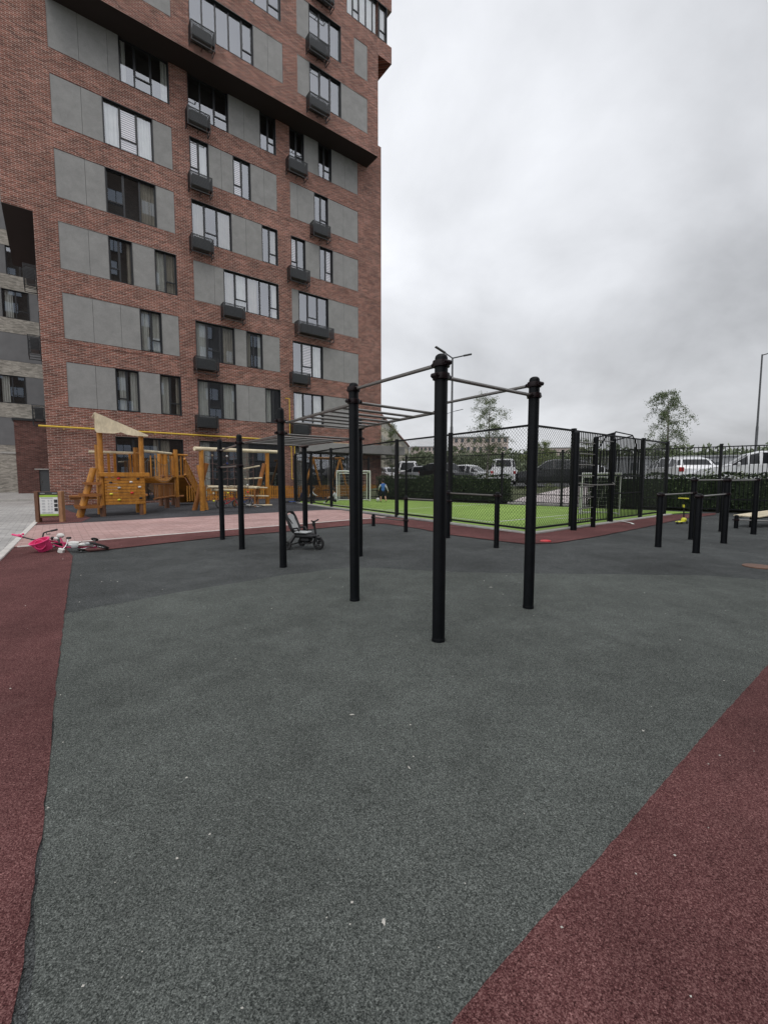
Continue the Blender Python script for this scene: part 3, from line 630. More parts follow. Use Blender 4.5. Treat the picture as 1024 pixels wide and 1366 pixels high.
# buildings behind the viewer, present in the window reflections
def court(name, label, u0, u1, h, mat, seed):
    opp = thing(name, label, 'building', site(0, -24), RZ); r_ = random.Random(seed)
    mb = MB(); wall_grid(mb, u0, u1, 0, h, [], 0.0); mb.quad((u0, 0, h), (u1, 0, h), (u1, -12, h), (u0, -12, h)); mb.quad((u1, 0, 0), (u1, 0, h), (u1, -12, h), (u1, -12, 0)); mb.quad((u0, 0, 0), (u0, -12, 0), (u0, -12, h), (u0, 0, h)); mb.build('wall', mat, opp, fix=False)
    proto = None; u = u0 + 1.0
    while u < u1 - 3:
        for k in range(int(h / 3.4)):
            z = 1.0 + k * 3.4
            if proto is None:
                mb = MB(); mb.box(0, 0.0, 0, 2.2, 0.06, 2.1); proto = o = mb.build('window', 'window_frame', opp)
                g = MB(); g.quad((0.08, 0.07, 0.1), (1.05, 0.07, 0.1), (1.05, 0.07, 2.0), (0.08, 0.07, 2.0)); g.quad((1.15, 0.07, 0.1), (2.1, 0.07, 0.1), (2.1, 0.07, 2.0), (1.15, 0.07, 2.0)); g.build('pane', 'painted_sky_glass', o, fix=False)
            else:
                o = proto.copy(); COL.objects.link(o); o.parent = opp; c = proto.children[0].copy(); COL.objects.link(c); c.parent = o
            o.location = (u + r_.choice([0, .7, 1.3]), 0.005, z)
        u += 4.4
    return opp
court('courtyard_building', 'dark brown brick building mirrored in the left-hand windows of the tower', -16, 18.5, 47, 'brick_brown', 3)
court('courtyard_building', 'lower grey building mirrored in the lower middle windows of the tower', 19.5, 35, 29, 'facade_panel_dark', 4)

# ------------------------------------------------------------------ distant buildings
def far_block(name, label, loc, rz, w, d, h, mat, cols, rows, roof=None, wz=1.3, gable=False):
    t = thing(name, label, 'building', loc, rz)
    mb = MB(); mb.box(0, 0, 0, w, d, h); mb.build('wall', mat, t)
    pr = None
    for i in range(cols):
        for k in range(rows):
            x = (i + 0.5) * w / cols; z = (k + 0.45) * h / rows
            if pr is None:
                mb = MB(); mb.box(-wz * .38, -0.05, 0, wz * .38, -0.005, wz); pr = o = mb.build('window', 'far_glass', t)
            else: o = pr.copy(); COL.objects.link(o); o.parent = t
            o.location = (x, 0, z)
    mb = MB()
    if gable: mb.prism([(-0.8, h), (w + 0.8, h), (w / 2, h + w * 0.28)], -0.5, d + 0.5)
    else: mb.box(-0.2, -0.2, h, w + 0.2, d + 0.2, h + 0.25)
    mb.build('roof', roof or 'far_grey', t); return t
far_block('tan_house_block', 'tan apartment block receding from the edge of the brick tower', (-1.2, 45, BZ), R(83), 59.5, 12, 7.75, 'far_tan', 26, 4, 'far_roof', wz=.9)
far_block('pink_apartment_block', 'pinkish distant apartment block behind the middle birch and the mesh fence', (16.6, 104, BZ), R(-4), 13, 12, 10.0, 'far_pink', 9, 5, 'far_grey', wz=.9)
far_block('white_apartment_block', 'small pale distant block between the tan block and the pink block', (9.6, 150, BZ), R(0), 11, 12, 11.0, 'far_pink', 8, 5, wz=1.0)
far_block('grey_warehouse', 'long low dark grey warehouse behind the white cars', (36, 80, BZ), R(-22), 60, 12, 4.0, 'far_grey', 10, 1)
far_block('pale_office_block', 'pale distant office block low on the horizon, right of the near fence corner', (52, 150, BZ), R(-15), 16, 12, 10.5, 'far_pink', 6, 3)
# ------------------------------------------------------------------ outdoor gym
def g_post(parent, x, y, h, r=0.054, clamps=(), cap=True, name='post'):
    mb = MB(); mb.lathe([(r, -0.05), (r, h - 0.05), (r * 0.98, h - 0.045)] + ([(r * 0.97, h - 0.02), (r * 0.85, h), (r * 0.55, h + 0.012), (0.004, h + 0.016)] if cap else [(0.004, h - .044)]), (x, y, 0), 24)
    o = mb.build(name, 'black_steel', parent, smooth=True)
    g_ = MB(); g_.lathe([(r + .004, 0.0), (r + .003, 0.036), (r + .001, 0.038)], (x, y, 0), 20); g_.build('gap_shade_ring', 'black_steel', o, smooth=True)  # dark ring for the ground gap, added as contact shade at the foot
    for z, a in clamps:
        c = MB(); c.lathe([(r + 0.001, z - 0.028), (r + 0.015, z - 0.024), (r + 0.019, z), (r + 0.015, z + 0.024), (r + 0.001, z + 0.028)], (x, y, 0), 24)
        for aa in (a, a + math.pi):
            d = Vector((math.cos(aa), math.sin(aa), 0)); p = Vector((x, y, z)) + d * (r + 0.022); q = Vector((-d.y, d.x, 0))
            c.tube(p - q * 0.028, p + q * 0.028, 0.020, 10); c.tube(p - q * 0.04, p + q * 0.04, 0.009, 6)
        c.build('clamp', 'clamp', o, smooth=True)
    return o
def bar(parent, p, q, r=0.0165, name='bar', mat='rail_steel', inset=0.06):
    p = Vector(p); q = Vector(q); d = (q - p).normalized(); mb = MB(); mb.tube(p + d * inset, q - d * inset, r, 12)
    return mb.build(name, mat, parent, smooth=True)
A_ = [(0.464, 3.563), (-0.331, 4.764), (-1.565, 6.589), (-2.758, 8.26), (-3.627, 9.568)]
B_ = [(1.539, 4.486), (0.744, 5.687), (-0.43, 7.52), (-1.69, 9.18)]
def ang(p, q): return math.atan2(q[1] - p[1], q[0] - p[0])
rig = thing('climbing_rig', 'tall black steel pull-up rig with two monkey bar ladders in the middle of the ground', 'climbing frame', (0.464, 3.563, 0))
rig_o = Vector((0.464, 3.563, 0))
def under(t):   # parts are modelled in world metres, then expressed under the thing's empty
    inv = (Matrix.Translation(t.location) @ Matrix.Rotation(t.rotation_euler.z, 4, 'Z')).inverted()
    def rec(o):
        for c in o.children:
            if c.type == 'MESH': c.data.transform(inv)
            rec(c)
    rec(t)
aA = ang(A_[0], A_[1]); aP = ang(A_[0], B_[0])
g_post(rig, *A_[0], 2.38, clamps=[(2.315, aA), (2.215, aP)])
g_post(rig, *B_[0], 2.41, clamps=[(2.345, aA), (2.235, aP)])
g_post(rig, *A_[1], 2.41, clamps=[(2.355, aA), (2.225, aP)])
g_post(rig, *B_[1], 2.41, clamps=[(2.355, aA), (2.235, aP)])
g_post(rig, *A_[2], 2.43, clamps=[(2.25, aP), (2.07, aP)])
g_post(rig, *B_[2], 2.41, clamps=[(2.25, aP), (2.07, aP)])
g_post(rig, *A_[3], 2.20, clamps=[(2.05, aP), (1.62, aA)])
g_post(rig, *B_[3], 2.16, clamps=[(2.05, aP)])
g_post(rig, *A_[4], 2.22, clamps=[(1.99, aA), (1.62, aA)])
z3 = lambda p, z: (p[0], p[1], z)
bar(rig, z3(A_[0], 2.315), z3(A_[1], 2.355)); bar(rig, z3(B_[0], 2.345), z3(B_[1], 2.355)); bar(rig, z3(A_[0], 2.215), z3(B_[0], 2.235))
bar(rig, z3(A_[3], 2.03), z3(A_[4], 1.99)); bar(rig, z3(A_[3], 1.62), z3(A_[4], 1.62))
def ladder(a0, b0, a1, b1, z, n):
    a0, b0, a1, b1 = [Vector((*p, z)) for p in (a0, b0, a1, b1)]
    ins = (b0 - a0).normalized() * 0.10
    l = MB(); l.tube(a0 + ins, a1 + ins, 0.020, 12); l.tube(b0 - ins, b1 - ins, 0.020, 12); o = l.build('ladder_frame', 'rail_steel', rig, smooth=True)
    for i in range(n):
        t = (i + 0.5) / n if 0 < i < n - 1 else (0.03 if i == 0 else 0.97)
        bar(rig, a0.lerp(a1, t), b0.lerp(b1, t), 0.0165, 'rung', inset=0.05 if i in (0, n - 1) else 0.10)
ladder(A_[1], B_[1], A_[2], B_[2], 2.232, 7); ladder(A_[2], B_[2], A_[3], B_[3], 2.06, 7)
under(rig)

low = thing('low_bars', 'low black exercise bars of four short posts in front of the mesh fence', 'exercise bars', (1.469, 9.806, 0))
Q = [(-0.301, 12.24), (0.556, 10.889), (1.469, 9.806), (2.228, 8.438)]
g_post(low, *Q[0], 0.34, 0.05, [(0.26, ang(Q[0], Q[1]))]); g_post(low, *Q[1], 0.92, 0.05, [(0.86, ang(Q[1], Q[2])), (0.30, ang(Q[0], Q[1]))])
g_post(low, *Q[2], 1.09, 0.05, [(1.04, ang(Q[2], Q[3])), (0.86, ang(Q[1], Q[2]))]); g_post(low, *Q[3], 1.10, 0.05, [(1.04, ang(Q[2], Q[3]))])
bar(low, z3(Q[0], .26), z3(Q[1], .30)); bar(low, z3(Q[1], .86), z3(Q[2], .86)); bar(low, z3(Q[2], 1.04), z3(Q[3], 1.04))
under(low)

dip = thing('parallel_bars', 'black stepped parallel bars with six round posts on the right of the rubber ground', 'exercise bars', (5.63, 8.19, 0))
DA_ = [(5.497, 8.53), (6.90, 9.568), (8.689, 10.99)]; DB_ = [(5.763, 7.847), (7.20, 9.02), (9.062, 10.456)]
for L_ in (DA_, DB_):
    a = ang(L_[0], L_[1])
    g_post(dip, *L_[0], 1.09, 0.057, [(1.05, a)]); g_post(dip, *L_[1], 1.38, 0.057, [(1.335, a), (1.05, a)]); g_post(dip, *L_[2], 1.38, 0.057, [(1.335, a)])
    bar(dip, z3(L_[0], 1.05), z3(L_[1], 1.05)); bar(dip, z3(L_[1], 1.335), z3(L_[2], 1.335))
under(dip)

sit = thing('sit_up_bench', 'low sit-up bench with pale wooden boards and short black posts at the right edge', 'bench', (10.0, 11.7, 0))
g_post(sit, 9.65, 11.70, 0.36, 0.05, [(0.24, 0)]); g_post(sit, 10.20, 11.05, 0.40, 0.05, [(0.26, 0)]); g_post(sit, 11.7, 12.3, 0.5, 0.05)
mb = MB(); M = Matrix.Translation((10.05, 11.9, 0.30)) @ Matrix.Rotation(R(22), 4, 'Z') @ Matrix.Rotation(R(-3), 4, 'Y')
for i in range(3): mb.bevbox(0, -0.32 + i * 0.21, 0, 1.9, -0.13 + i * 0.21, 0.035, 0.006, M)
mb.build('seat', 'wood_pale', sit)
mb = MB(); mb.box(0.1, -0.25, -0.05, 1.8, -0.2, -0.002, M); mb.box(0.1, 0.2, -0.05, 1.8, 0.25, -0.002, M); mb.tube((10.3, 12.0, 0), (10.3, 12.0, 0.3), 0.03); mb.tube((11.5, 12.5, 0), (11.5, 12.5, 0.36), 0.03); mb.build('seat_frame', 'black_steel', sit)
bar(sit, (9.65, 11.70, .24), (10.2, 11.05, .26)); under(sit)

rack = thing('wall_bars', 'black ladder and pull-up rack of tall posts beside the barred pitch fence', 'exercise rack', (4.95, 11.15, 0))
K = [(4.95, 11.15), (5.80, 11.85), (6.90, 13.0)]
g_post(rack, *K[0], 2.56, 0.078); g_post(rack, *K[1], 2.50, 0.06); g_post(rack, *K[2], 2.55, 0.06)
for i in range(8): bar(rack, z3(K[0], 0.28 + 0.29 * i), z3(K[1], 0.28 + 0.29 * i), 0.016, 'rung')
bar(rack, z3(K[1], 2.42), z3(K[2], 2.46), 0.017)
mb = MB(); a, b = Vector(z3(K[1], 2.48)), Vector(z3(K[2], 2.50)); s_ = Vector((0.4, -0.5, 0)).normalized()
mb.path([a - DU * .75 + s_ * .45 - Vector((0, 0, .32)), a - DU * .5 + s_ * .5 - Vector((0, 0, .02)), a - DU * .1 + s_ * .5, a + s_ * .5 + Vector((0, 0, .12)), b + s_ * .5 + Vector((0, 0, .12)), b + DU * .2 + s_ * .5 + Vector((0, 0, -.02)), b + DU * .5 + s_ * .45 + Vector((0, 0, -.33))], 0.017, 10)
mb.tube(a, a + s_ * .5 + Vector((0, 0, .1)), 0.017); mb.tube(b, b + s_ * .5 + Vector((0, 0, .1)), 0.017)
mb.build('handle_bar', 'black_steel', rack, smooth=True)
mb = MB(); mb.path([z3(K[0], 1.25), (5.4, 11.2, 1.2), (6.6, 12.3, 1.2), z3(K[2], 1.25)], 0.015); mb.build('bar', 'rail_steel', rack, smooth=True)
under(rack)

# ------------------------------------------------------------------ fences
def sq_post(parent, p, h, w=0.08, z=0.0, name='post', cap=True):
    mb = MB(); M = Matrix.Translation((p[0], p[1], z)) @ Matrix.Rotation(RZ, 4, 'Z')
    mb.box(-w / 2, -w / 2, -0.02, w / 2, w / 2, h, M)
    if cap: mb.bevbox(-w / 2 - .006, -w / 2 - .006, h, w / 2 + .006, w / 2 + .006, h + 0.018, 0.004, M)
    return mb.build(name, 'fence_black', parent)
def bars_panel(parent, a, b, z0, z1, sp=0.125, r=0.013, rails=(), over=0.0):
    a = Vector((*a[:2], 0)); b = Vector((*b[:2], 0)); L = (b - a).length; n = max(2, int(L / sp)); mb = MB()
    for i in range(1, n):
        p = a.lerp(b, i / n); mb.tube(p + Vector((0, 0, z0)), p + Vector((0, 0, z1 + over)), r, 4)
    mb.build('bars', 'fence_black', parent)
    M = Matrix.Translation(a) @ Matrix.Rotation(math.atan2((b - a).y, (b - a).x), 4, 'Z')
    for z in (z0, z1) + tuple(rails): mb = MB(); mb.box(0, -0.018, z - 0.02, L, 0.018, z + 0.02, M); mb.build('rail', 'fence_black', parent)
def mesh_panel(parent, a, b, z0, z1, sp=0.095, r=0.0040):
    a = Vector((*a[:2], 0)); b = Vector((*b[:2], 0)); L = (b - a).length; H = z1 - z0; d = (b - a).normalized(); mb = MB()
    mb2 = MB(); M = Matrix.Translation(a) @ Matrix.Rotation(math.atan2(d.y, d.x), 4, 'Z')
    for z in (z0, z1): mb2 = MB(); mb2.box(0, -0.022, z - 0.025, L, 0.022, z + 0.025, M); mb2.build('rail', 'fence_black', parent)
    for sg in (1, -1):
        s = -H
        while s < L:
            # line x = s + t , z = t   (t 0..H), clipped to 0..L
            t0 = max(0, -s); t1 = min(H, L - s)
            if t1 > t0 + 0.02:
                x0, x1 = s + t0, s + t1
                if sg < 0: x0, x1 = L - x0, L - x1
                off = Vector((-d.y, d.x, 0)) * 0.003 * sg
                mb.tube(a + d * x0 + off + Vector((0, 0, z0 + t0)), a + d * x1 + off + Vector((0, 0, z0 + t1)), r, 3, caps=False)
            s += sp
    mb.build('wire_mesh', 'fence_black', parent, fix=False)
PC = (3.56, 10.53)
fl = thing('mesh_fence', 'long black wire mesh fence along the left side of the pitch to its near corner', 'fence', (*PC, 0))
LP = [(3.56, 10.53), (1.98, 12.90), (0.45, 15.10), (-0.92, 17.3), (-2.4, 19.6), (-3.7, 21.9), (-4.9, 24.0)]
for i, (a, b) in enumerate(zip(LP, LP[1:])):
    mesh_panel(fl, a, b, 0.13, 2.66 + 0.0 * i)
    sq_post(fl, b, 2.70, 0.10)
sq_post(fl, PC, 2.70, 0.10)
under(fl)
fr_ = thing('barred_mesh_fence', 'black pitch fence right of the near corner, upright bars between two wire mesh panels', 'fence', (4.2, 11.05, 0))
RP = [(3.62, 10.58), (5.14, 11.75), (6.95, 13.18), (8.74, 14.60), (10.43, 15.94)]
mesh_panel(fr_, RP[0], RP[1], 0.13, 2.66); bars_panel(fr_, RP[1], RP[2], 0.13, 2.66, 0.10, 0.014, rails=(1.45,)); bars_panel(fr_, RP[2], RP[3], 0.13, 2.66, 0.10, 0.014, rails=(1.45, 0.9)); mesh_panel(fr_, RP[3], RP[4], 0.13, 2.66)
for p in RP[1:]: sq_post(fr_, p, 2.70, 0.10)
under(fr_)
fb = thing('tall_bar_fence', 'very long black fence of upright bars in front of the hedges and parked cars', 'fence', FA)
ts = [0.0, 3.0, 6.1, 9.1, 12.1, 15.1, 18.0, 20.6, 23.2, 25.6]
for a, b in zip(ts, ts[1:]): bars_panel(fb, far(a, 0), far(b, 0), 0.16, 2.58, 0.12, rails=(0.55,), over=0.0)
for t in ts: sq_post(fb, far(t, 0), 2.68, 0.09)
under(fb)
fe = thing('end_bar_fence', 'black fence of upright bars at the far left end of the pitch before the tower', 'fence', FA)
EA = FA; EB = Vector((-5.1, 24.6, 0))
for i in range(2): bars_panel(fe, EA.lerp(EB, i / 2), EA.lerp(EB, (i + 1) / 2), 0.16, 2.55, 0.12, rails=(1.2,))
for i in (1, 2): sq_post(fe, EA.lerp(EB, i / 2), 2.62, 0.08)
under(fe)
pk = thing('picket_fence', 'low orange wooden picket fence along the foot of the tower', 'fence', site(6.2, 25.7), RZ)
for z in (.22, .62): mb = MB(); mb.box(0, 0.0, z, 13.5, 0.03, z + .08); mb.build('rail', 'wood_orange', pk)
mb = MB()
for i in range(90):
    x = i * 0.15; mb.bevbox(x, -0.024, 0.08, x + 0.095, -0.002, 0.86 + 0.02 * math.sin(i * 1.7), 0.006)
mb.build('pickets', 'wood_orange', pk)
for x in (0.04, 4.54, 9.04, 13.3): mb = MB(); mb.box(x, 0.034, 0, x + 0.09, 0.12, 0.9); mb.build('post', 'wood_red', pk)

# ------------------------------------------------------------------ vegetation
def leaf_quads(mb, c, n, rad, size, rnd, flat=0.0, down=0.0):
    for _ in range(n):
        while True:
            p = Vector((rnd.uniform(-1, 1), rnd.uniform(-1, 1), rnd.uniform(-1, 1)))
            if p.length < 1: break
        p = Vector((p.x * rad[0], p.y * rad[1], p.z * rad[2])) + c
        a = Vector((rnd.gauss(0, 1), rnd.gauss(0, 1), rnd.gauss(0, 1) - down)).normalized(); b = a.orthogonal().normalized(); b = (Matrix.Rotation(rnd.uniform(0, 6.28), 3, a) @ b)
        s = size * rnd.uniform(0.6, 1.3); mb.add([p - a * s, p + b * s * 0.45, p + a * s, p - b * s * 0.45], [(0, 1, 2, 3)])
def hedge(name, label, t0, t1, o0, o1, h, seed, mat='leaf_hedge', dens=230, grp='hedges behind the tall bar fence'):
    rnd = random.Random(seed); a = far(t0, (o0 + o1) / 2); rz = math.atan2(FD.y, FD.x); L = t1 - t0; w = o1 - o0
    t = thing(name, label, 'hedge', a, rz, grp)
    core = MB(); core.box(0.06, -w / 2 + 0.1, 0.12, L - 0.06, w / 2 - 0.1, h - 0.12); core.build('branches', 'leaf_hedge', t)
    mb = MB()
    faces = [(L * h, 0), (L * w, 1), (w * h, 2), (w * h, 3)]
    for area, k in faces:
        for _ in range(int(area * dens)):
            x, y, z = rnd.uniform(0, L), rnd.uniform(-w / 2, w / 2), rnd.uniform(0.10, h)
            j = abs(rnd.gauss(0, 0.06)) - 0.06 - 0.03 * math.sin(x * 7 + z * 9)
            bump_ = 0.05 * math.sin(x * 2.1 + seed) + 0.04 * math.sin(x * 5.3)
            if k == 0: y = -w / 2 + j
            elif k == 1: z = h - j + bump_
            elif k == 2: x = j
            else: x = L - j
            a_ = Vector((rnd.gauss(0, 1), rnd.gauss(0, .6), rnd.gauss(0, 1))).normalized(); b_ = Matrix.Rotation(rnd.uniform(0, 6.28), 3, a_) @ a_.orthogonal().normalized()
            s = rnd.uniform(0.035, 0.07); p = Vector((x, y, z))
            mb.add([p - a_ * s, p + b_ * s * 0.55, p + a_ * s, p - b_ * s * 0.55], [(0, 1, 2, 3)])
    mb.build('foliage', mat, t, fix=False)
    return t
hedge('clipped_hedge', 'dark clipped hedge behind the tall bar fence left of the paved ramp', 0.3, 9.2, 0.45, 1.15, 1.46, 4)
hedge('clipped_hedge', 'dark clipped hedge right of the paved ramp, below the white cars at the right', 13.2, 25.6, 0.45, 1.2, 1.46, 9)
def bushes(name, label, pts, mat, seed, grp):
    rnd = random.Random(seed)
    t = thing(name, label, 'bush', Vector(pts[0][0]), 0, grp); o = Vector(pts[0][0]); mb = MB(); tw = MB()
    for p, r, h in pts:
        c = Vector(p) - o + Vector((0, 0, h * .5))
        for k in range(5): q = c + Vector((rnd.uniform(-r, r) * .8, rnd.uniform(-r, r) * .8, h * 0.45)); tw.tube(Vector(p) - o, q, 0.012, 4, 0.004)
        leaf_quads(mb, c, int(900 * r * h), (r, r, h * .55), 0.045, rnd)
    mb.build('foliage', mat, t, fix=False); tw.build('stems', 'bark', t)
bushes('shrub', 'bright green loose shrub above the hedge between the two white cars', [(far(18.7, 2.0, .2), .45, 1.45), (far(19.4, 2.2, .2), .35, 1.3)], 'leaf_bright', 1, 'shrubs on the bank')
bushes('shrub', 'bright green loose shrub above the hedge in front of the right-hand white car', [(far(20.9, 1.8, .2), .6, 1.35), (far(22.0, 1.9, .2), .7, 1.5), (far(23.3, 1.8, .2), .6, 1.6)], 'leaf_bright', 2, 'shrubs on the bank')
bushes('shrub', 'low green shrub above the hedge left of the silver car', [(far(3.6, 2.2, .2), .5, 1.3), (far(4.6, 2.2, .2), .45, 1.15)], 'leaf_bright', 3, 'shrubs on the bank')
bushes('shrub', 'dark reddish bare shrub against the white estate car', [(far(17.6, 1.8, .2), .35, 1.55)], 'leaf_tree', 5, 'shrubs on the bank')
bushes('shrub', 'small green shrub on the grass triangle beside the paved ramp', [(far(9.6, 3.0, .5), .4, .5), (far(10.4, 3.6, .6), .35, .45)], 'leaf_bright', 6, 'shrubs on the bank')

def tree(name, label, base, H, spread, seed, mat='leaf_tree', lean=0.0, n_limbs=44, leaves=9000, lsize=0.040, droop=0.5, crown0=0.25, grp=None, wid=0.5):
    rnd = random.Random(seed); t = thing(name, label, 'tree', base, 0, grp)
    tr = MB(); pts = []; p = Vector((0, 0, -0.05)); n = 10
    for i in range(n + 1):
        f = i / n; pts.append(Vector((lean * f * f * H + 0.05 * math.sin(f * 7 + seed), 0.05 * math.cos(f * 5 + seed), -0.05 + H * f * 0.97)))
    r0 = 0.016 * H
    for i in range(n): tr.tube(pts[i], pts[i + 1], r0 * (1 - i / n) + 0.006, 8, r0 * (1 - (i + 1) / n) + 0.006)
    cr = MB(); tw = []
    for k in range(n_limbs):
        f = crown0 + (0.97 - crown0) * (k + rnd.random() * .6) / n_limbs; i = min(n - 1, int(f * n)); b = pts[i].lerp(pts[i + 1], f * n - i)
        az = k * 2.399 + rnd.uniform(-.7, .7); g_ = (f - crown0) / (1 - crown0); prof = (0.62 + 0.9 * g_) if g_ < .45 else 1.03 - 1.3 * (g_ - .45) ** 1.3
        L = spread * max(0.18, prof) * rnd.choice([.4, .6, .8, 1.0, 1.1, 1.3]); el = rnd.uniform(0.15, 0.75) + .35 * g_
        d = Vector((math.cos(az) * math.cos(el), math.sin(az) * math.cos(el), math.sin(el))); q = b; rr = 0.012 * (1 - f) * H * .25 + 0.008; S_ = 6
        for s in range(S_):
            d2 = (d + Vector((rnd.gauss(0, .12), rnd.gauss(0, .12), -droop * s * 0.16))).normalized(); q2 = q + d2 * L / S_
            tr.tube(q, q2, rr, 5, rr * .75); rr *= .75; q = q2; d = d2
            if s >= 1:
                for _ in range(4):
                    dd = (d2 * .5 + Vector((rnd.gauss(0, .6), rnd.gauss(0, .6), rnd.gauss(-.1, .5)))).normalized(); l2 = L * rnd.uniform(.12, .32); q3 = q + dd * l2
                    tr.tube(q, q3, 0.006, 3, 0.003); tw.append((q, q3))
    per = max(1, leaves // max(1, len(tw)))
    for a, b in tw:
        if rnd.random() < 0.30: continue
        m_ = int(per * rnd.uniform(.3, 1.9))
        for _ in range(m_):
            c = a.lerp(b, rnd.uniform(0.1, 1.15)) + Vector((rnd.gauss(0, .075), rnd.gauss(0, .075), rnd.gauss(-.03 * droop, .075))) * (spread / 1.2)
            aa = Vector((rnd.gauss(0, 1), rnd.gauss(0, 1), rnd.gauss(-.5 * droop, 1))).normalized(); bb = Matrix.Rotation(rnd.uniform(0, 6.28), 3, aa) @ aa.orthogonal().normalized(); s = lsize * rnd.uniform(.6, 1.3)
            cr.add([c - aa * s, c + bb * s * .5, c + aa * s, c - bb * s * .5], [(0, 1, 2, 3)])
    tr.build('trunk', 'bark', t, smooth=True); cr.build('crown', mat, t, fix=False)
    return t
YT = 'young trees by the car park'
tree('birch_tree', 'young birch with an airy upright crown behind the mesh fence, middle of the three trees', (6.6, 27.5, BZ), 5.75, 1.55, 11, lean=0.02, grp=YT, leaves=10500)
tree('birch_tree', 'young birch with an airy drooping crown by the right corner of the pitch fence', (15.9, 24.3, BZ), 5.6, 1.35, 23, lean=-0.02, droop=0.9, grp=YT, leaves=13000)
tree('birch_tree', 'slender young tree with pale leaves right beside the edge of the brick tower', (0.55, 33.0, BZ), 4.6, 0.95, 31, grp=YT, leaves=6000, droop=0.2)
tree('round_tree', 'pale green round tree behind the mesh fence near the paved ramp', (12.2, 33, BZ), 3.3, 1.6, 41, mat='leaf_bright', grp=YT, leaves=9000, n_limbs=26, droop=.3, crown0=.15)
tree('round_tree', 'small pale green tree standing behind the black car', (17.5, 37, BZ), 3.6, 1.7, 47, mat='leaf_bright', grp=YT, leaves=8000, n_limbs=26, droop=.3, crown0=.1)
# far wood along the horizon
rnd = random.Random(5); mb = MB()
for i in range(260):
    az = R(-2 + 52 * i / 260); d = rnd.uniform(105, 150); h = rnd.uniform(5.5, 8.2) * (1 if az > R(8) else 0.9)
    c = Vector((math.sin(az) * d, math.cos(az) * d, BZ + h * .45)); leaf_quads(mb, c, 130, (rnd.uniform(2.5, 4.5), 2.5, h * .55), 0.75, rnd)
for i in range(70):
    az = R(4 + 13.5 * i / 70); d = rnd.uniform(58, 82); h = rnd.uniform(3.0, 5.4)
    c = Vector((math.sin(az) * d, math.cos(az) * d, BZ + h * .45)); leaf_quads(mb, c, 200, (rnd.uniform(1.2, 2.4), 1.5, h * .55), 0.32, rnd)
tag(mb.build('distant_trees', 'leaf_far', fix=False), 'hazy band of distant grey-green trees along the horizon', 'woodland', kind='stuff')

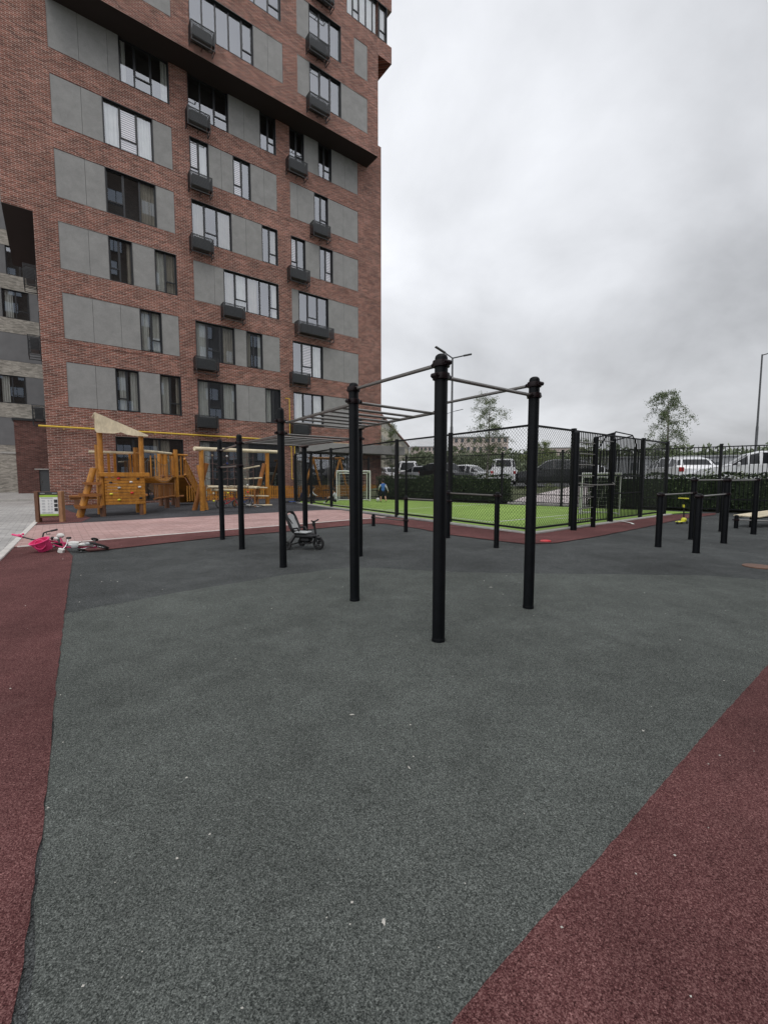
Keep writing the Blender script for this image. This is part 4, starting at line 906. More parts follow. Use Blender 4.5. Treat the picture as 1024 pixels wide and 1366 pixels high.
# ------------------------------------------------------------------ cars
def car(name, label, loc, rz, L=4.4, Wd=1.8, H=1.55, paint='car_white', kind='hatch', grp='cars parked behind the hedge'):
    t = thing(name, label, 'car', loc, rz, grp); w = Wd / 2
    if kind == 'sedan': ST = [(0, .35, .62, .62), (.03, .22, .72, .72), (.24, .2, .86, .88), (.29, .2, .88, .92), (.42, .2, .92, 1.38), (.50, .2, .93, 1.46), (.68, .2, .94, 1.44), (.84, .2, .95, 1.06), (.88, .2, .95, 1.02), (.98, .25, .9, .93), (1, .35, .8, .8)]
    elif kind == 'van': ST = [(0, .35, .8, .8), (.02, .22, .9, .92), (.13, .2, 1.05, 1.1), (.27, .2, 1.1, 1.88), (.33, .2, 1.12, 1.95), (.8, .2, 1.12, 1.95), (.96, .2, 1.12, 1.88), (.99, .3, 1.1, 1.3), (1, .35, .9, .9)]
    else: ST = [(0, .35, .7, .7), (.03, .22, .82, .84), (.22, .2, .95, .98), (.26, .2, .97, 1.03), (.40, .2, 1.0, 1.48), (.48, .2, 1.01, 1.57), (.75, .2, 1.02, 1.55), (.90, .2, 1.03, 1.42), (.965, .22, 1.02, 1.1), (.99, .28, .9, .95), (1, .36, .7, .7)]
    hs = H / max(s[3] for s in ST); rings = []
    for f, a, b, c in ST:
        x = (0.5 - f) * L; a *= hs if a > .3 else 1; b *= hs; c *= hs; ww = w * (0.80 if f in (0, 1) else 0.93 if f < .05 or f > .97 else 1.0)
        g = c - b; wt = ww * (0.98 if g < .15 else 0.98 - 0.30 * min(1, g / (0.55 * hs)) * .75)
        half = [(ww * .9, a), (ww, a + .12), (ww * 1.0, (a + b) / 2), (ww * .97, b), (wt, c - min(.05, g * .3) if g > .02 else b + .003), (wt * .8, c)]
        rings.append([Vector((x, y, z)) for y, z in half] + [Vector((x, -y, z)) for y, z in reversed(half)])
    mb = MB(); n = 12; gl_ = MB()
    for i in range(len(rings) - 1):
        for j in range(n - 1):
            q = [rings[i][j], rings[i + 1][j], rings[i + 1][j + 1], rings[i][j + 1]]; mb.add(q, [(0, 1, 2, 3)])
            gi, gj = ST[i][3] - ST[i][2], ST[i + 1][3] - ST[i + 1][2]
            side = j in (3, 7) and gi > .3 and gj > .3; ws = j in (4, 5, 6) and abs(gi - gj) > .28
            tri = j in (3, 7) and (gi > .3 or gj > .3)
            if side or ws or tri:
                c = sum(q, Vector()) / 4; nn = (q[1] - q[0]).cross(q[3] - q[0])
                if nn.length > 1e-6:
                    nn.normalize(); 
                    if nn.dot(c - Vector((c.x * .9, 0, .6))) < 0: nn = -nn
                    k = .86 if side else .84
                    gl_.add([c + (v - c) * k + nn * .006 for v in q], [(0, 1, 2, 3)])
    mb.add(rings[0], [tuple(range(n))]); mb.add(rings[-1], [tuple(reversed(range(n)))])
    body = mb.build('body', paint, t, smooth=True); gl_.build('window', 'car_glass', t, fix=False)
    for sx in (0.30, -0.29):
        for sy in (1, -1):
            c = Vector((sx * L, sy * (w - .09), .31)); m1 = MB(); m1.torus(c, .225, .085, 'y', 20, 8); wo = m1.build('wheel', 'tyre', t, smooth=True)
            m2 = MB(); m2.tube(c - Vector((0, .07, 0)), c + Vector((0, .085 * sy, 0)), .18, 14); m2.build('rim', 'chrome', wo)
    for sy in (1, -1):
        m1 = MB(); m1.bevbox(L / 2 - .10, sy * w * .62 - .17, .60 * hs, L / 2 + .004 - .03, sy * w * .62 + .17, .72 * hs, .02); m1.build('headlight', 'lamp_clear', t)
        m1 = MB(); z = .88 * hs; m1.bevbox(-L / 2 + .0, sy * w * .80 - .11, z - .08, -L / 2 + .14, sy * w * .80 + .11, z + .14, .02); m1.build('tail_light', 'lamp_red', t)
        m1 = MB(); m1.bevbox(L * .17, sy * (w + .08) - .08, .98 * hs, L * .17 + .1, sy * (w + .08) + .08, 1.12 * hs, .03); m1.build('side_mirror', paint, t)
    m1 = MB(); m1.bevbox(-L / 2 - .015, -.26, .62 * hs, -L / 2 + .02, .26, .73 * hs, .005); m1.build('number_plate', 'white_plastic', t)
    m1 = MB(); m1.box(-L / 2 + .1, -w * .95, .2, L / 2 - .1, w * .95, .3); m1.build('underbody', 'black_plastic', t)
    return t
def at(px, Y): return (px - 512) / 572 * Y
car('parked_car', 'white estate car seen from behind, just right of the corner of the pitch fence', (at(914, 22.3), 23.2, BZ), R(82), 4.4, 1.95, 1.62, 'car_white', 'hatch')
car('parked_car', 'large white car parked side-on at the right edge, behind bright shrubs', (at(1034, 18.6), 19.6, BZ), R(150), 4.7, 1.95, 1.72, 'car_white', 'hatch')
car('parked_car', 'black car parked above the paved ramp', (at(742, 25.0), 25.6, BZ), R(165), 4.3, 1.85, 1.6, 'car_black', 'hatch')
car('parked_car', 'white saloon with only its bonnet showing behind the black car and the rack', (at(800, 30.0), 30.6, BZ), R(-20), 4.5, 1.8, 1.4, 'car_white', 'sedan')
car('parked_car', 'white van seen from behind through the mesh, right of the middle birch', (at(680, 31), 33, BZ), R(75), 4.6, 1.9, 1.9, 'car_white', 'van')
car('parked_car', 'white saloon nose-on behind the hedge, left of the middle birch trunk', (at(632, 29.5), 31.0, BZ), R(-35), 4.5, 1.8, 1.45, 'car_white', 'sedan')
car('parked_car', 'dark car behind the tall pull-up post and the hedge', (at(596, 30), 31.0, BZ), R(-60), 4.3, 1.8, 1.6, 'car_black', 'hatch')
car('parked_car', 'silver saloon between the fence posts left of the tall pull-up post', (at(570, 33), 34.5, BZ), R(-30), 4.4, 1.8, 1.45, 'car_silver', 'sedan')
car('parked_car', 'white van farthest left behind the hedge, beyond the boy in blue', (at(546, 35), 37, BZ), R(-95), 4.8, 1.9, 1.9, 'car_white', 'van')
car('parked_car', 'small white hatchback behind the slender tree beside the tower edge', (at(520, 40), 41, BZ), R(-70), 4.2, 1.8, 1.5, 'car_white', 'hatch')

# ------------------------------------------------------------------ street lamps
def lamp(name, label, x, y, z0, H, heads, r=0.07, grp='street lamps by the car park'):
    t = thing(name, label, 'street lamp', (x, y, z0), 0, grp); mb = MB(); mb.lathe([(r * 1.5, 0), (r * 1.5, 1.2), (r, 1.25), (r * .95, H * .45), (r * .75, H * .46), (r * .55, H)], (0, 0, 0), 12); mb.build('pole', 'grey_metal', t, smooth=True)
    for (dx, dy, dz, L, tilt) in heads:
        a = Vector((0, 0, H)); b = Vector((dx, dy, H + dz)); m1 = MB(); m1.tube((0, 0, H - .25), a, r * .55, 8); m1.tube(a - Vector((0, 0, .05)), b, r * .42, 8); ar = m1.build('arm', 'grey_metal', t, smooth=True)
        d = (b - a).normalized(); M = Matrix.Translation(b) @ Matrix.Rotation(math.atan2(d.y, d.x), 4, 'Z') @ Matrix.Rotation(-tilt, 4, 'Y')
        m2 = MB(); m2.bevbox(-.05, -.16, -.05, L, .16, .05, .02, M); m2.build('lamp_head', 'grey_metal', t)
    return t
lamp('street_lamp', 'tall double-armed street lamp rising behind the tallest pull-up post', at(601, 40), 40, BZ, 11.4, [(-0.75, -0.3, 0.35, 1.05, R(24)), (1.0, -0.2, 0.12, .7, R(8))], .14)
lamp('street_lamp', 'single-armed street lamp at the right edge, above the white car', at(1003, 30), 30, BZ, 8.9, [(.75, -.2, .16, .6, R(6))], .085)
lamp('street_lamp', 'distant double-armed street lamp lower than the tall one behind the pull-up post', at(592, 90), 90, BZ, 13.6, [(-1.2, -.2, .3, 1.3, R(10)), (2.2, -.2, .6, 1.5, R(12))], .12)
# ------------------------------------------------------------------ wooden playground
ph = thing('climbing_house', 'orange wooden play house with a pale slanted roof board, log steps and a climbing wall', 'playhouse', (-9.9, 15.0, 0), RZ)
def log(parent, p, q, r=0.085, name='log', mat='wood_orange', r2=None, n=14):
    mb = MB(); mb.tube(p, q, r, n, r2 or r * .95); return mb.build(name, mat, parent, smooth=True)
log(ph, (0.05, 0.03, 0), (0.06, 0.03, 2.95), 0.088, 'post'); log(ph, (1.30, 0.03, 0.06), (1.32, 0.03, 2.92), 0.088, 'post')
log(ph, (0.05, 1.25, 0), (0.05, 1.25, 2.6), 0.085, 'post'); log(ph, (1.30, 1.25, 0), (1.30, 1.25, 2.55), 0.085, 'post')
for x in (0.05, 1.27): mb = MB(); mb.tube((x, 0.03, -0.02), (x, 0.03, 0.42), 0.094, 14); mb.build('post_sleeve', 'wood_dark', ph, smooth=True)
w = MB(); k = 0.43
while k < 1.40: w.bevbox(0.13, -0.075, k, 1.37, -0.035, k + 0.097, 0.008); k += 0.108
wall_ = w.build('climbing_wall', 'wood_orange', ph)
mb = MB(); mb.bevbox(-0.05, -0.12, 1.42, 1.54, -0.04, 1.57, 0.01); mb.build('top_board', 'wood_orange', ph)
mb = MB(); mb.box(0.13, -0.03, 0.46, 0.2, 0.02, 1.4); mb.box(1.28, -0.03, 0.46, 1.35, 0.02, 1.4); mb.build('batten', 'wood_dark', ph)
hm = ['red_plastic', 'black_plastic', 'black_plastic', 'poster_white', 'grey_fabric', 'poster_white', 'yellow_plastic', 'red_plastic', 'yellow_plastic', 'black_plastic']
for i, (x, z) in enumerate([(.55, 1.36), (1.16, 1.35), (.31, 1.22), (.93, 1.23), (.56, 1.03), (1.2, 1.05), (.31, .81), (.95, .84), (.54, .60), (1.22, .65)]):
    mb = MB(); mb.ball((x, -0.08, z), 0.045, 9, 6, (1.25, .8, .8)); mb.ball((x + .02, -0.10, z + .008), 0.028, 7, 5, (1.2, 1, .7)); mb.build('climbing_hold', hm[i], wall_, smooth=True)
# roof: gable board in front, sloping boards behind it
mb = MB(); mb.prism([(-0.06, 3.62), (-0.08, 3.02), (-0.02, 2.93), (0.49, 2.93), (0.69, 2.99), (0.85, 2.92), (1.07, 2.885), (1.53, 2.885), (1.54, 2.93)], -0.14, -0.10)
mb.build('gable_board', 'wood_pale', ph)
mb = MB()
for i in range(6):
    f0, f1 = i / 6, (i + 1) / 6 - .012
    pz = lambda f: (-0.06 + 1.60 * f, 3.62 - 0.69 * f)
    (xa, za), (xb, zb_) = pz(f0), pz(f1); mb.add([(xa, -.099, za), (xb, -.099, zb_), (xb, 1.3, zb_), (xa, 1.3, za), (xa, -.099, za - .03), (xb, -.099, zb_ - .03), (xb, 1.3, zb_ - .03), (xa, 1.3, za - .03)], [(0, 1, 2, 3), (7, 6, 5, 4), (0, 4, 5, 1), (1, 5, 6, 2), (2, 6, 7, 3), (3, 7, 4, 0)])
mb.build('roof', 'wood_pale', ph)
mb = MB(); mb.bevbox(0.0, 0.0, 1.30, 1.35, 1.3, 1.36, .01); mb.build('deck', 'wood_orange', ph)
log(ph, (-0.2, 1.3, 2.33), (1.35, 1.3, 2.33), 0.06, 'rail', 'wood_pale'); log(ph, (1.3, 0.0, 2.30), (1.32, 1.3, 2.33), 0.05, 'rail')
for x in (.35, .55, 1.05, 1.18): mb = MB(); mb.bevbox(x, 1.22, 1.37, x + .09, 1.25, 2.3, .01); mb.build('baluster', 'wood_orange', ph)
# log steps on the left
for y in (0.02, 0.80): log(ph, (-0.62, y, 0), (-0.14, y, 1.72), 0.095, 'stringer', 'wood_orange', 0.08)
for x0, z in ((-0.76, .42), (-0.62, .83), (-0.48, 1.23)):
    for y in (-0.17, 0.66):
        mb = MB(); M = Matrix.Translation((0, 0, z)); mb.prism([(x0, 0.0), (0.02 if y < 0.5 else -.05, 0.0), (0.02 if y < .5 else -.05, -0.05), (-.02, -0.085), (x0 + .04, -0.085), (x0, -0.05)], y, y + .17, M); mb.build('step', 'wood_red', ph)
def bal(parent, p, q, n, z0, z1, w=0.075, mat='wood_orange'):
    p = Vector(p); q = Vector(q); a = math.atan2((q - p).y, (q - p).x)
    for i in range(n):
        c = p.lerp(q, (i + .5) / n); M = Matrix.Translation(c) @ Matrix.Rotation(a, 4, 'Z'); mb = MB(); mb.bevbox(-w / 2, -.014, z0, w / 2, .014, z1 if not callable(z1) else z1((i + .5) / n), .006, M); mb.build('baluster', mat, parent)
br = thing('plank_bridge', 'sagging wooden plank bridge with upright boards and chains between the play house and the tower', 'bridge', (-8.85, 16.0, 0))
P0, P1 = Vector((-8.75, 16.35, 0)), Vector((-9.45, 19.3, 0)); dd = (P1 - P0).normalized(); sd = Vector((-dd.y, dd.x, 0))
mb = MB()
for i in range(22):
    f = (i + .5) / 22; c = P0.lerp(P1, f) + Vector((0, 0, 1.40 - .22 * math.sin(math.pi * f))); M = Matrix.Translation(c) @ Matrix.Rotation(math.atan2(dd.y, dd.x), 4, 'Z'); mb.bevbox(-.05, -.0, -.02, .05, .95, .02, .006, M)
mb.build('deck_planks', 'wood_orange', br)
for off in (0.0, .95):
    mb = MB(); pr = None
    for zz, sg in ((2.25, .35), (1.44, .22)):
        pr = None
        for i in range(13):
            f = i / 12; c = P0.lerp(P1, f) + sd * off + Vector((0, 0, zz - sg * math.sin(math.pi * f)))
            if pr: mb.tube(pr, c, .009, 5)
            pr = c
    for i in range(1, 12):
        f = i / 12; c = P0.lerp(P1, f) + sd * off; mb.tube(c + Vector((0, 0, 1.44 - .22 * math.sin(math.pi * f))), c + Vector((0, 0, 2.25 - .35 * math.sin(math.pi * f))), .007, 4)
    mb.build('chain', 'grey_metal', br)
bal(br, P0, P1, 13, .56, 1.16, .09, 'wood_red'); log(br, P0 + Vector((0, 0, .58)), P1 + Vector((0, 0, .56)), .045, 'rail', 'wood_red'); log(br, P0 + Vector((0, -.05, 1.14)), P1 + Vector((0, 0, 1.12)), .03, 'rail', 'wood_dark')
log(br, (-8.88, 15.95, 2.37), (-9.55, 19.4, 2.46), .055, 'rail', 'wood_pale')
under(br)
tw_ = thing('play_tower', 'orange wooden play tower with board railings and a sloping ramp down to the right', 'playhouse', (-9.6, 19.8, 0))
for (x, y, h) in ((-9.72, 19.2, 2.5), (-9.52, 19.75, 2.66), (-10.7, 20.6, 2.6), (-10.4, 21.2, 2.6)):
    log(tw_, (x, y, 0), (x, y, h), .10, 'post'); mb = MB(); mb.tube((x, y, -.01), (x, y, .5), .106, 14); mb.build('post_sleeve', 'wood_dark', tw_, smooth=True)
bal(tw_, (-9.8, 19.0, 0), (-9.45, 20.6, 0), 7, 1.42, 2.42, .1); bal(tw_, (-10.9, 20.0, 0), (-9.75, 19.0, 0), 3, 1.42, 2.4, .1)
log(tw_, (-9.82, 18.95, 2.42), (-9.42, 20.7, 2.45), .05, 'rail'); log(tw_, (-9.8, 19.0, 1.45), (-9.45, 20.6, 1.45), .06, 'rail', 'wood_red'); log(tw_, (-9.8, 19.0, .52), (-9.45, 20.2, .52), .06, 'rail', 'wood_red')
mb = MB(); mb.add([(-9.5, 19.3, 1.46), (-9.4, 20.7, 1.46), (-10.4, 21.0, 1.46), (-10.7, 19.9, 1.46), (-9.5, 19.3, 1.40), (-9.4, 20.7, 1.40), (-10.4, 21.0, 1.40), (-10.7, 19.9, 1.40)], [(0, 1, 2, 3), (7, 6, 5, 4), (0, 4, 5, 1), (1, 5, 6, 2), (2, 6, 7, 3), (3, 7, 4, 0)]); mb.build('deck', 'wood_orange', tw_)
Ra, Rb = Vector((-9.40, 20.3, 1.42)), Vector((-9.72, 22.6, 0.12))
mb = MB(); sdr = Vector((-.95, -.15, 0)); mb.add([Ra, Rb, Rb + sdr, Ra + sdr] + [v - Vector((0, 0, .05)) for v in (Ra, Rb, Rb + sdr, Ra + sdr)], [(0, 1, 2, 3), (7, 6, 5, 4), (0, 4, 5, 1), (1, 5, 6, 2), (2, 6, 7, 3), (3, 7, 4, 0)]); mb.build('ramp', 'wood_orange', tw_)
log(tw_, Ra + Vector((0.03, 0, .85)), Rb + Vector((0.03, 0, .62)), .05, 'rail'); log(tw_, Ra + Vector((.03, 0, .12)), Rb + Vector((.03, 0, .05)), .05, 'rail')
for i in range(12):
    c = Ra.lerp(Rb, (i + .5) / 12) + Vector((.06, 0, 0)); M = Matrix.Translation(c) @ Matrix.Rotation(R(98), 4, 'Z'); mb = MB(); mb.bevbox(-.05, -.012, .05, .05, .012, .86 - .2 * i / 12, .005, M); mb.build('baluster', 'wood_orange', tw_)
bal(tw_, (-9.4, 20.4, 0), (-9.0, 22.6, 0), 12, .25, 1.0, .07); under(tw_)

rf_ = thing('rope_climbing_frame', 'wooden rope climbing frame with pale top beam, leaning logs, plank rungs and a ball net', 'climbing frame', (-7.5, 17.7, 0))
log(rf_, (-7.50, 17.7, 0), (-7.47, 17.7, 2.56), .10, 'post'); log(rf_, (-5.69, 20.95, 0), (-5.66, 20.95, 2.62), .10, 'post')
log(rf_, (-7.62, 17.4, 2.55), (-5.30, 21.5, 2.66), .085, 'beam', 'wood_pale')
log(rf_, (-7.95, 17.95, 0), (-7.33, 17.85, 1.98), .10, 'leaning_log', 'wood_red'); log(rf_, (-6.25, 20.6, 0), (-5.78, 20.85, 2.06), .10, 'leaning_log', 'wood_red')
log(rf_, (-7.50, 18.1, 0), (-7.9, 18.4, 1.9), .09, 'leaning_log')
for (a, b) in (((-6.50, 20.05, 1.80), (-5.95, 20.6, 1.95)), ((-6.45, 20.0, 1.33), (-5.85, 20.6, 1.38)), ((-6.45, 19.95, .96), (-5.65, 20.75, .90)), ((-6.4, 19.9, .56), (-5.6, 20.75, .50)), ((-6.35, 19.8, .10), (-5.42, 20.7, .07))):
    a = Vector(a); b = Vector(b); mb = MB(); M = Matrix.Translation(a) @ Matrix.Rotation(math.atan2((b - a).y, (b - a).x), 4, 'Z') @ Matrix.Rotation(-math.asin((b - a).z / (b - a).length), 4, 'Y'); mb.bevbox(0, -.07, -.03, (b - a).length, .07, .03, .01, M); mb.build('rung_plank', 'wood_pale', rf_)
mb = MB(); ra, rb = Vector((-7.40, 17.85, 0)), Vector((-6.1, 20.15, 0))
for i in range(8):
    c = ra.lerp(rb, i / 7); mb.tube(c + Vector((0, 0, .35)), c + Vector((0, 0, 2.5)), .010, 5)
for k in range(7):
    z = .40 + .32 * k
    for i in range(7): c, d = ra.lerp(rb, i / 7), ra.lerp(rb, (i + 1) / 7); s_ = -.05; mb.tube(c + Vector((0, 0, z)), (c + d) / 2 + Vector((0, 0, z + s_)), .010, 5); mb.tube((c + d) / 2 + Vector((0, 0, z + s_)), d + Vector((0, 0, z)), .010, 5)
mb.build('net', 'rope', rf_)
rnd = random.Random(4)
for i in range(16):
    f = rnd.choice([1, 2, 3, 5, 6]) / 7; z = .40 + .32 * rnd.randint(0, 6); c = ra.lerp(rb, f) + Vector((0, 0, z)); mb = MB(); mb.ball(c, .045, 10, 7); mb.build('net_ball', rnd.choice(['yellow_plastic', 'red_plastic', 'white_plastic', 'blue_plastic', 'wood_pale']), rf_, smooth=True)
for (a, b) in (((-7.35, 17.9, 1.0), (-6.2, 20.3, .95)), ((-7.3, 18.2, .88), (-6.6, 19.2, .82))): mb = MB(); mb.tube(a, b, .06, 10); mb.build('swinging_log', 'wood_pale', rf_, smooth=True)
mb = MB(); mb.bevbox(-7.0, 19.9, .88, -5.9, 20.5, .98, .02); mb.build('seat_board', 'wood_pale', rf_)
for q in ((-6.95, 19.95), (-6.0, 19.95), (-6.95, 20.4), (-6.0, 20.4)): mb = MB(); mb.tube((*q, 0), (*q, .88), .04, 8); mb.build('leg', 'wood_red', rf_)
under(rf_)

sw = thing('swing_frame', 'yellow wooden swing frame of two crossed-log ends behind the end fence', 'swing', (-4.0, 27.0, 0))
for x in (-4.43, -2.85):
    for (dx, dy) in ((-.72, -.5), (.55, .5)): log(sw, (x + dx, 27.1 + dy + (x + 4.43) * .5, 0), (x - dx * .06, 27.1 - dy * .06 + (x + 4.43) * .5, 2.68), .075, 'leg')
log(sw, (-4.7, 26.95, 2.6), (-2.6, 28.05, 2.6), .07, 'beam')
mb = MB(); mb.tube((-3.9, 27.35, 2.55), (-3.9, 27.35, .6), .01, 5); mb.tube((-3.5, 27.55, 2.55), (-3.5, 27.55, .6), .01, 5); mb.bevbox(-3.92, 27.3, .55, -3.48, 27.6, .6, .01); mb.build('swing_seat', 'black_plastic', sw)
under(sw)

bn = thing('log_bench', 'long brown log bench against the tower wall behind the information board', 'bench', site(0.55, 26.0), RZ)
mb = MB(); mb.bevbox(0, -.22, .40, 3.4, .22, .52, .02); mb.build('seat', 'wood_red', bn); mb = MB(); mb.bevbox(0.02, -.16, .30, 3.3, .16, .38, .02); mb.build('lower_board', 'wood_red', bn)
for x in (.2, 1.6, 3.0): mb = MB(); mb.bevbox(x, -.15, 0, x + .2, .15, .30, .01); mb.build('leg', 'wood_dark', bn)

sg = thing('information_board', 'low brown wooden information board with a green and white poster, beside the pink path', 'sign', (-10.60, 13.02, 0), R(16))
for x in (0.0, .62): mb = MB(); mb.bevbox(x, -.05, 0, x + .10, .16, .97, .01); mb.build('post', 'wood_post' if x else 'wood_dark', sg)
mb = MB(); mb.bevbox(.10, 0, .16, .62, .05, .96, .005); pn = mb.build('board', 'wood_dark', sg)
mb = MB(); mb.box(.125, -.012, .22, .60, -.002, .86); ps = mb.build('poster', 'poster_white', pn)
mb = MB(); mb.box(.125, -.016, .795, .60, -.0125, .86); mb.box(.125, -.016, .22, .60, -.0125, .28); mb.build('green_band', 'poster_green', ps)
mb = MB(); mb.box(.11, -.012, .87, .615, -.002, .955); hd = mb.build('header', 'cage_metal', pn)
mb = MB(); mb.box(.15, -.016, .905, .27, -.0125, .925); mb.box(.46, -.016, .905, .585, -.0125, .925); mb.build('lettering', 'poster_grey', hd)
mb = MB(); mb.box(.17, -.016, .755, .47, -.0125, .775)
for k in range(5):
    for x0, x1 in ((.18, .27), (.33, .38), (.41, .46)):
        for j in range(3): mb.box(x0 + .005 * ((j * 7 + k) % 3), -.016, .70 - k * .09 - j * .018, x1 - .008 * ((j + k) % 2), -.0125, .708 - k * .09 - j * .018)
mb.box(.17, -.016, .30, .47, -.0125, .308); mb.box(.17, -.016, .32, .45, -.0125, .328); mb.build('text_lines', 'poster_grey', ps)
mb = MB()
for k in range(3): mb.box(.50, -.016, .62 - k * .13, .59, -.0125, .72 - k * .13)
mb.build('pictures', 'black_plastic', ps)

def goal(name, label, loc, rz, w, h, d):
    t = thing(name, label, 'goal', loc, rz, 'small football goals on the pitch'); mb = MB(); r = .04
    mb.path([(-w / 2, 0, 0), (-w / 2, 0, h), (w / 2, 0, h), (w / 2, 0, 0)], r, 10)
    for s in (-1, 1): mb.path([(s * w / 2, 0, h), (s * w / 2 * .86, d * .6, h - .12), (s * w / 2 * .86, d, 0)], r * .8, 8); mb.tube((s * w / 2, 0, .03), (s * w / 2 * .86, d, .03), r * .7, 8)
    mb.tube((-w / 2 * .86, d * .6, h - .12), (w / 2 * .86, d * .6, h - .12), r * .7, 8); mb.tube((-w / 2 * .86, d, .03), (w / 2 * .86, d, .03), r * .7, 8)
    mb.build('frame', 'line_white', t, smooth=True); nb = MB()
    for i in range(1, 12):
        x = (-w / 2 + w * i / 12) * .88; nb.tube((x, d * .6, h - .14), (x, d, .03), .003, 3)
    for k in range(1, 9):
        f = k / 9; y = d * (.6 + .4 * f); z = (h - .14) * (1 - f); nb.tube((-w / 2 * .86, y, z), (w / 2 * .86, y, z), .003, 3)
        for s in (-1, 1): nb.tube((s * w / 2, 0, z), (s * w / 2 * .86, y, z), .003, 3)
    nb.build('net', 'white_plastic', t); return t
goal('football_goal', 'small white football goal at the far left end of the pitch', (-1.75, 24.7, .034), R(6), 1.9, 1.72, .9)
goal('football_goal', 'small white football goal standing behind the barred right side of the pitch fence', (7.95, 15.75, .034), R(-12), 1.3, 1.5, .7)
bl = thing('football', 'white and black football on the turf beside the boy in blue', 'ball', (-0.34, 24.2, .034)); mb = MB(); mb.ball((0, 0, .11), .11, 16, 12); bo = mb.build('ball', 'ball_white', bl, smooth=True)
mb = MB()
for a_ in ((0, -1, .3), (.8, -.4, .5), (-.7, -.6, -.2), (.2, -.8, -.7), (0, .2, 1)): v = Vector(a_).normalized(); mb.ball(Vector((0, 0, .11)) + v * .082, .034, 7, 5)
mb.build('patches', 'black_plastic', bo, smooth=True)

# ------------------------------------------------------------------ children (skin-modifier bodies)
def person(name, label, loc, rz, J, cloth, group=None, sc_=1.0, hair_len=0.0):
    """J: joints in metres, local frame facing +y.  cloth: (top, sleeves, legs, shins, shoes) materials"""
    t = thing(name, label, 'child', loc, rz, group)
    E = [('pel', 'waist'), ('waist', 'chest'), ('chest', 'neck'), ('neck', 'headb'), ('headb', 'head')]
    for s in 'LR': E += [('chest', 'sh' + s), ('sh' + s, 'el' + s), ('el' + s, 'wr' + s), ('wr' + s, 'pa' + s), ('pel', 'hip' + s), ('hip' + s, 'kn' + s), ('kn' + s, 'an' + s), ('an' + s, 'to' + s)]
    Rd = dict(pel=.095, waist=.088, chest=.10, neck=.038, headb=.055, head=.075)
    for s in 'LR': Rd.update({'sh' + s: .05, 'el' + s: .034, 'wr' + s: .022, 'pa' + s: .022, 'hip' + s: .075, 'kn' + s: .050, 'an' + s: .030, 'to' + s: .026})
    names = ['pel'] + [k for k in Rd if k != 'pel']; idx = {k: i for i, k in enumerate(names)}
    me = bpy.data.meshes.new('body'); me.from_pydata([Vector(J[k]) for k in names], [(idx[a], idx[b]) for a, b in E], [])
    tmp = bpy.data.objects.new('body_tmp', me); COL.objects.link(tmp)
    md = tmp.modifiers.new('s', 'SKIN'); md.use_smooth_shade = True
    for k, i in idx.items(): r = Rd[k]; me.skin_vertices[0].data[i].radius = (r, r)
    me.skin_vertices[0].data[0].use_root = True
    ss = tmp.modifiers.new('u', 'SUBSURF'); ss.levels = 1; ss.render_levels = 1
    dg = bpy.context.evaluated_depsgraph_get(); nm = bpy.data.meshes.new_from_object(tmp.evaluated_get(dg)); bpy.data.objects.remove(tmp)
    bm = bmesh.new(); bm.from_mesh(nm)
    # head with nose and ears, hands with five fingers, joined into the same body mesh
    ex = MB(); hd_ = Vector(J['head']); fwd = Vector(J.get('look', (0, 1, 0))).normalized(); rt = fwd.cross(Vector((0, 0, 1))).normalized()
    Mh = Matrix((rt, fwd, rt.cross(fwd))).transposed().to_4x4()
    ex.ball(hd_ + Vector((0, 0, .01)), .098, 14, 10, (.82, .95, 1.12), Mh); ex.ball(hd_ + fwd * .095 - Vector((0, 0, .005)), .016, 7, 5)
    for s in (1, -1): ex.ball(hd_ + rt * s * .083, .022, 7, 5, (.4, .8, 1.2), Mh)
    for s in 'LR':
        w_ = Vector(J['wr' + s]); p_ = Vector(J['pa' + s]); d_ = (p_ - w_).normalized(); q_ = d_.orthogonal().normalized(); r_ = d_.cross(q_)
        for i, (o_, l_) in enumerate(((-.022, .042), (-.008, .05), (.007, .047), (.021, .036))): a_ = p_ + q_ * o_ + d_ * .01; m_ = a_ + d_ * l_ * .6 + r_ * .006; ex.tube(a_, m_, .0075, 6); ex.tube(m_, m_ + d_ * l_ * .45 + r_ * .016, .007, 6, .005)
        a_ = w_.lerp(p_, .4) - q_ * .02; ex.tube(a_, a_ - q_ * .02 + d_ * .03, .009, 6, .006)
    eme = bpy.data.meshes.new('x'); eme.from_pydata(ex.v, [], ex.f); n0 = len(bm.faces); bm.from_mesh(eme); bm.to_mesh(nm); bm.free(); bpy.data.meshes.remove(eme)
    top, slv, leg, shin, shoe = cloth
    mats = ['skin', top, slv, leg, shin, shoe]
    nm.materials.clear()
    for m_ in mats: nm.materials.append(MATS[m_])
    seg = []
    for a, b in E:
        m_ = 0
        if a in ('pel', 'waist', 'chest') and b in ('waist', 'chest', 'neck') or b[:2] == 'sh': m_ = 1
        if a[:2] == 'sh' or a[:2] == 'el': m_ = 2
        if b[:3] == 'hip' or a[:3] == 'hip': m_ = 3
        if a[:2] == 'kn': m_ = 4
        if a[:2] == 'an': m_ = 5
        if a in ('neck', 'headb'): m_ = 0
        seg.append((Vector(J[a]), Vector(J[b]), m_))
    mi = []
    for i, p in enumerate(nm.polygons):
        if i >= n0: mi.append(0); continue
        c = p.center; best = (9, 0)
        for a, b, m_ in seg:
            ab = b - a; f = max(0, min(1, (c - a).dot(ab) / max(1e-9, ab.length_squared))); d_ = (c - (a + ab * f)).length
            if d_ < best[0]: best = (d_, m_)
        mi.append(best[1])
    nm.polygons.foreach_set('material_index', mi); nm.polygons.foreach_set('use_smooth', [True] * len(nm.polygons))
    bo = bpy.data.objects.new('body', nm); COL.objects.link(bo); bo.parent = t; nm.name = 'body'
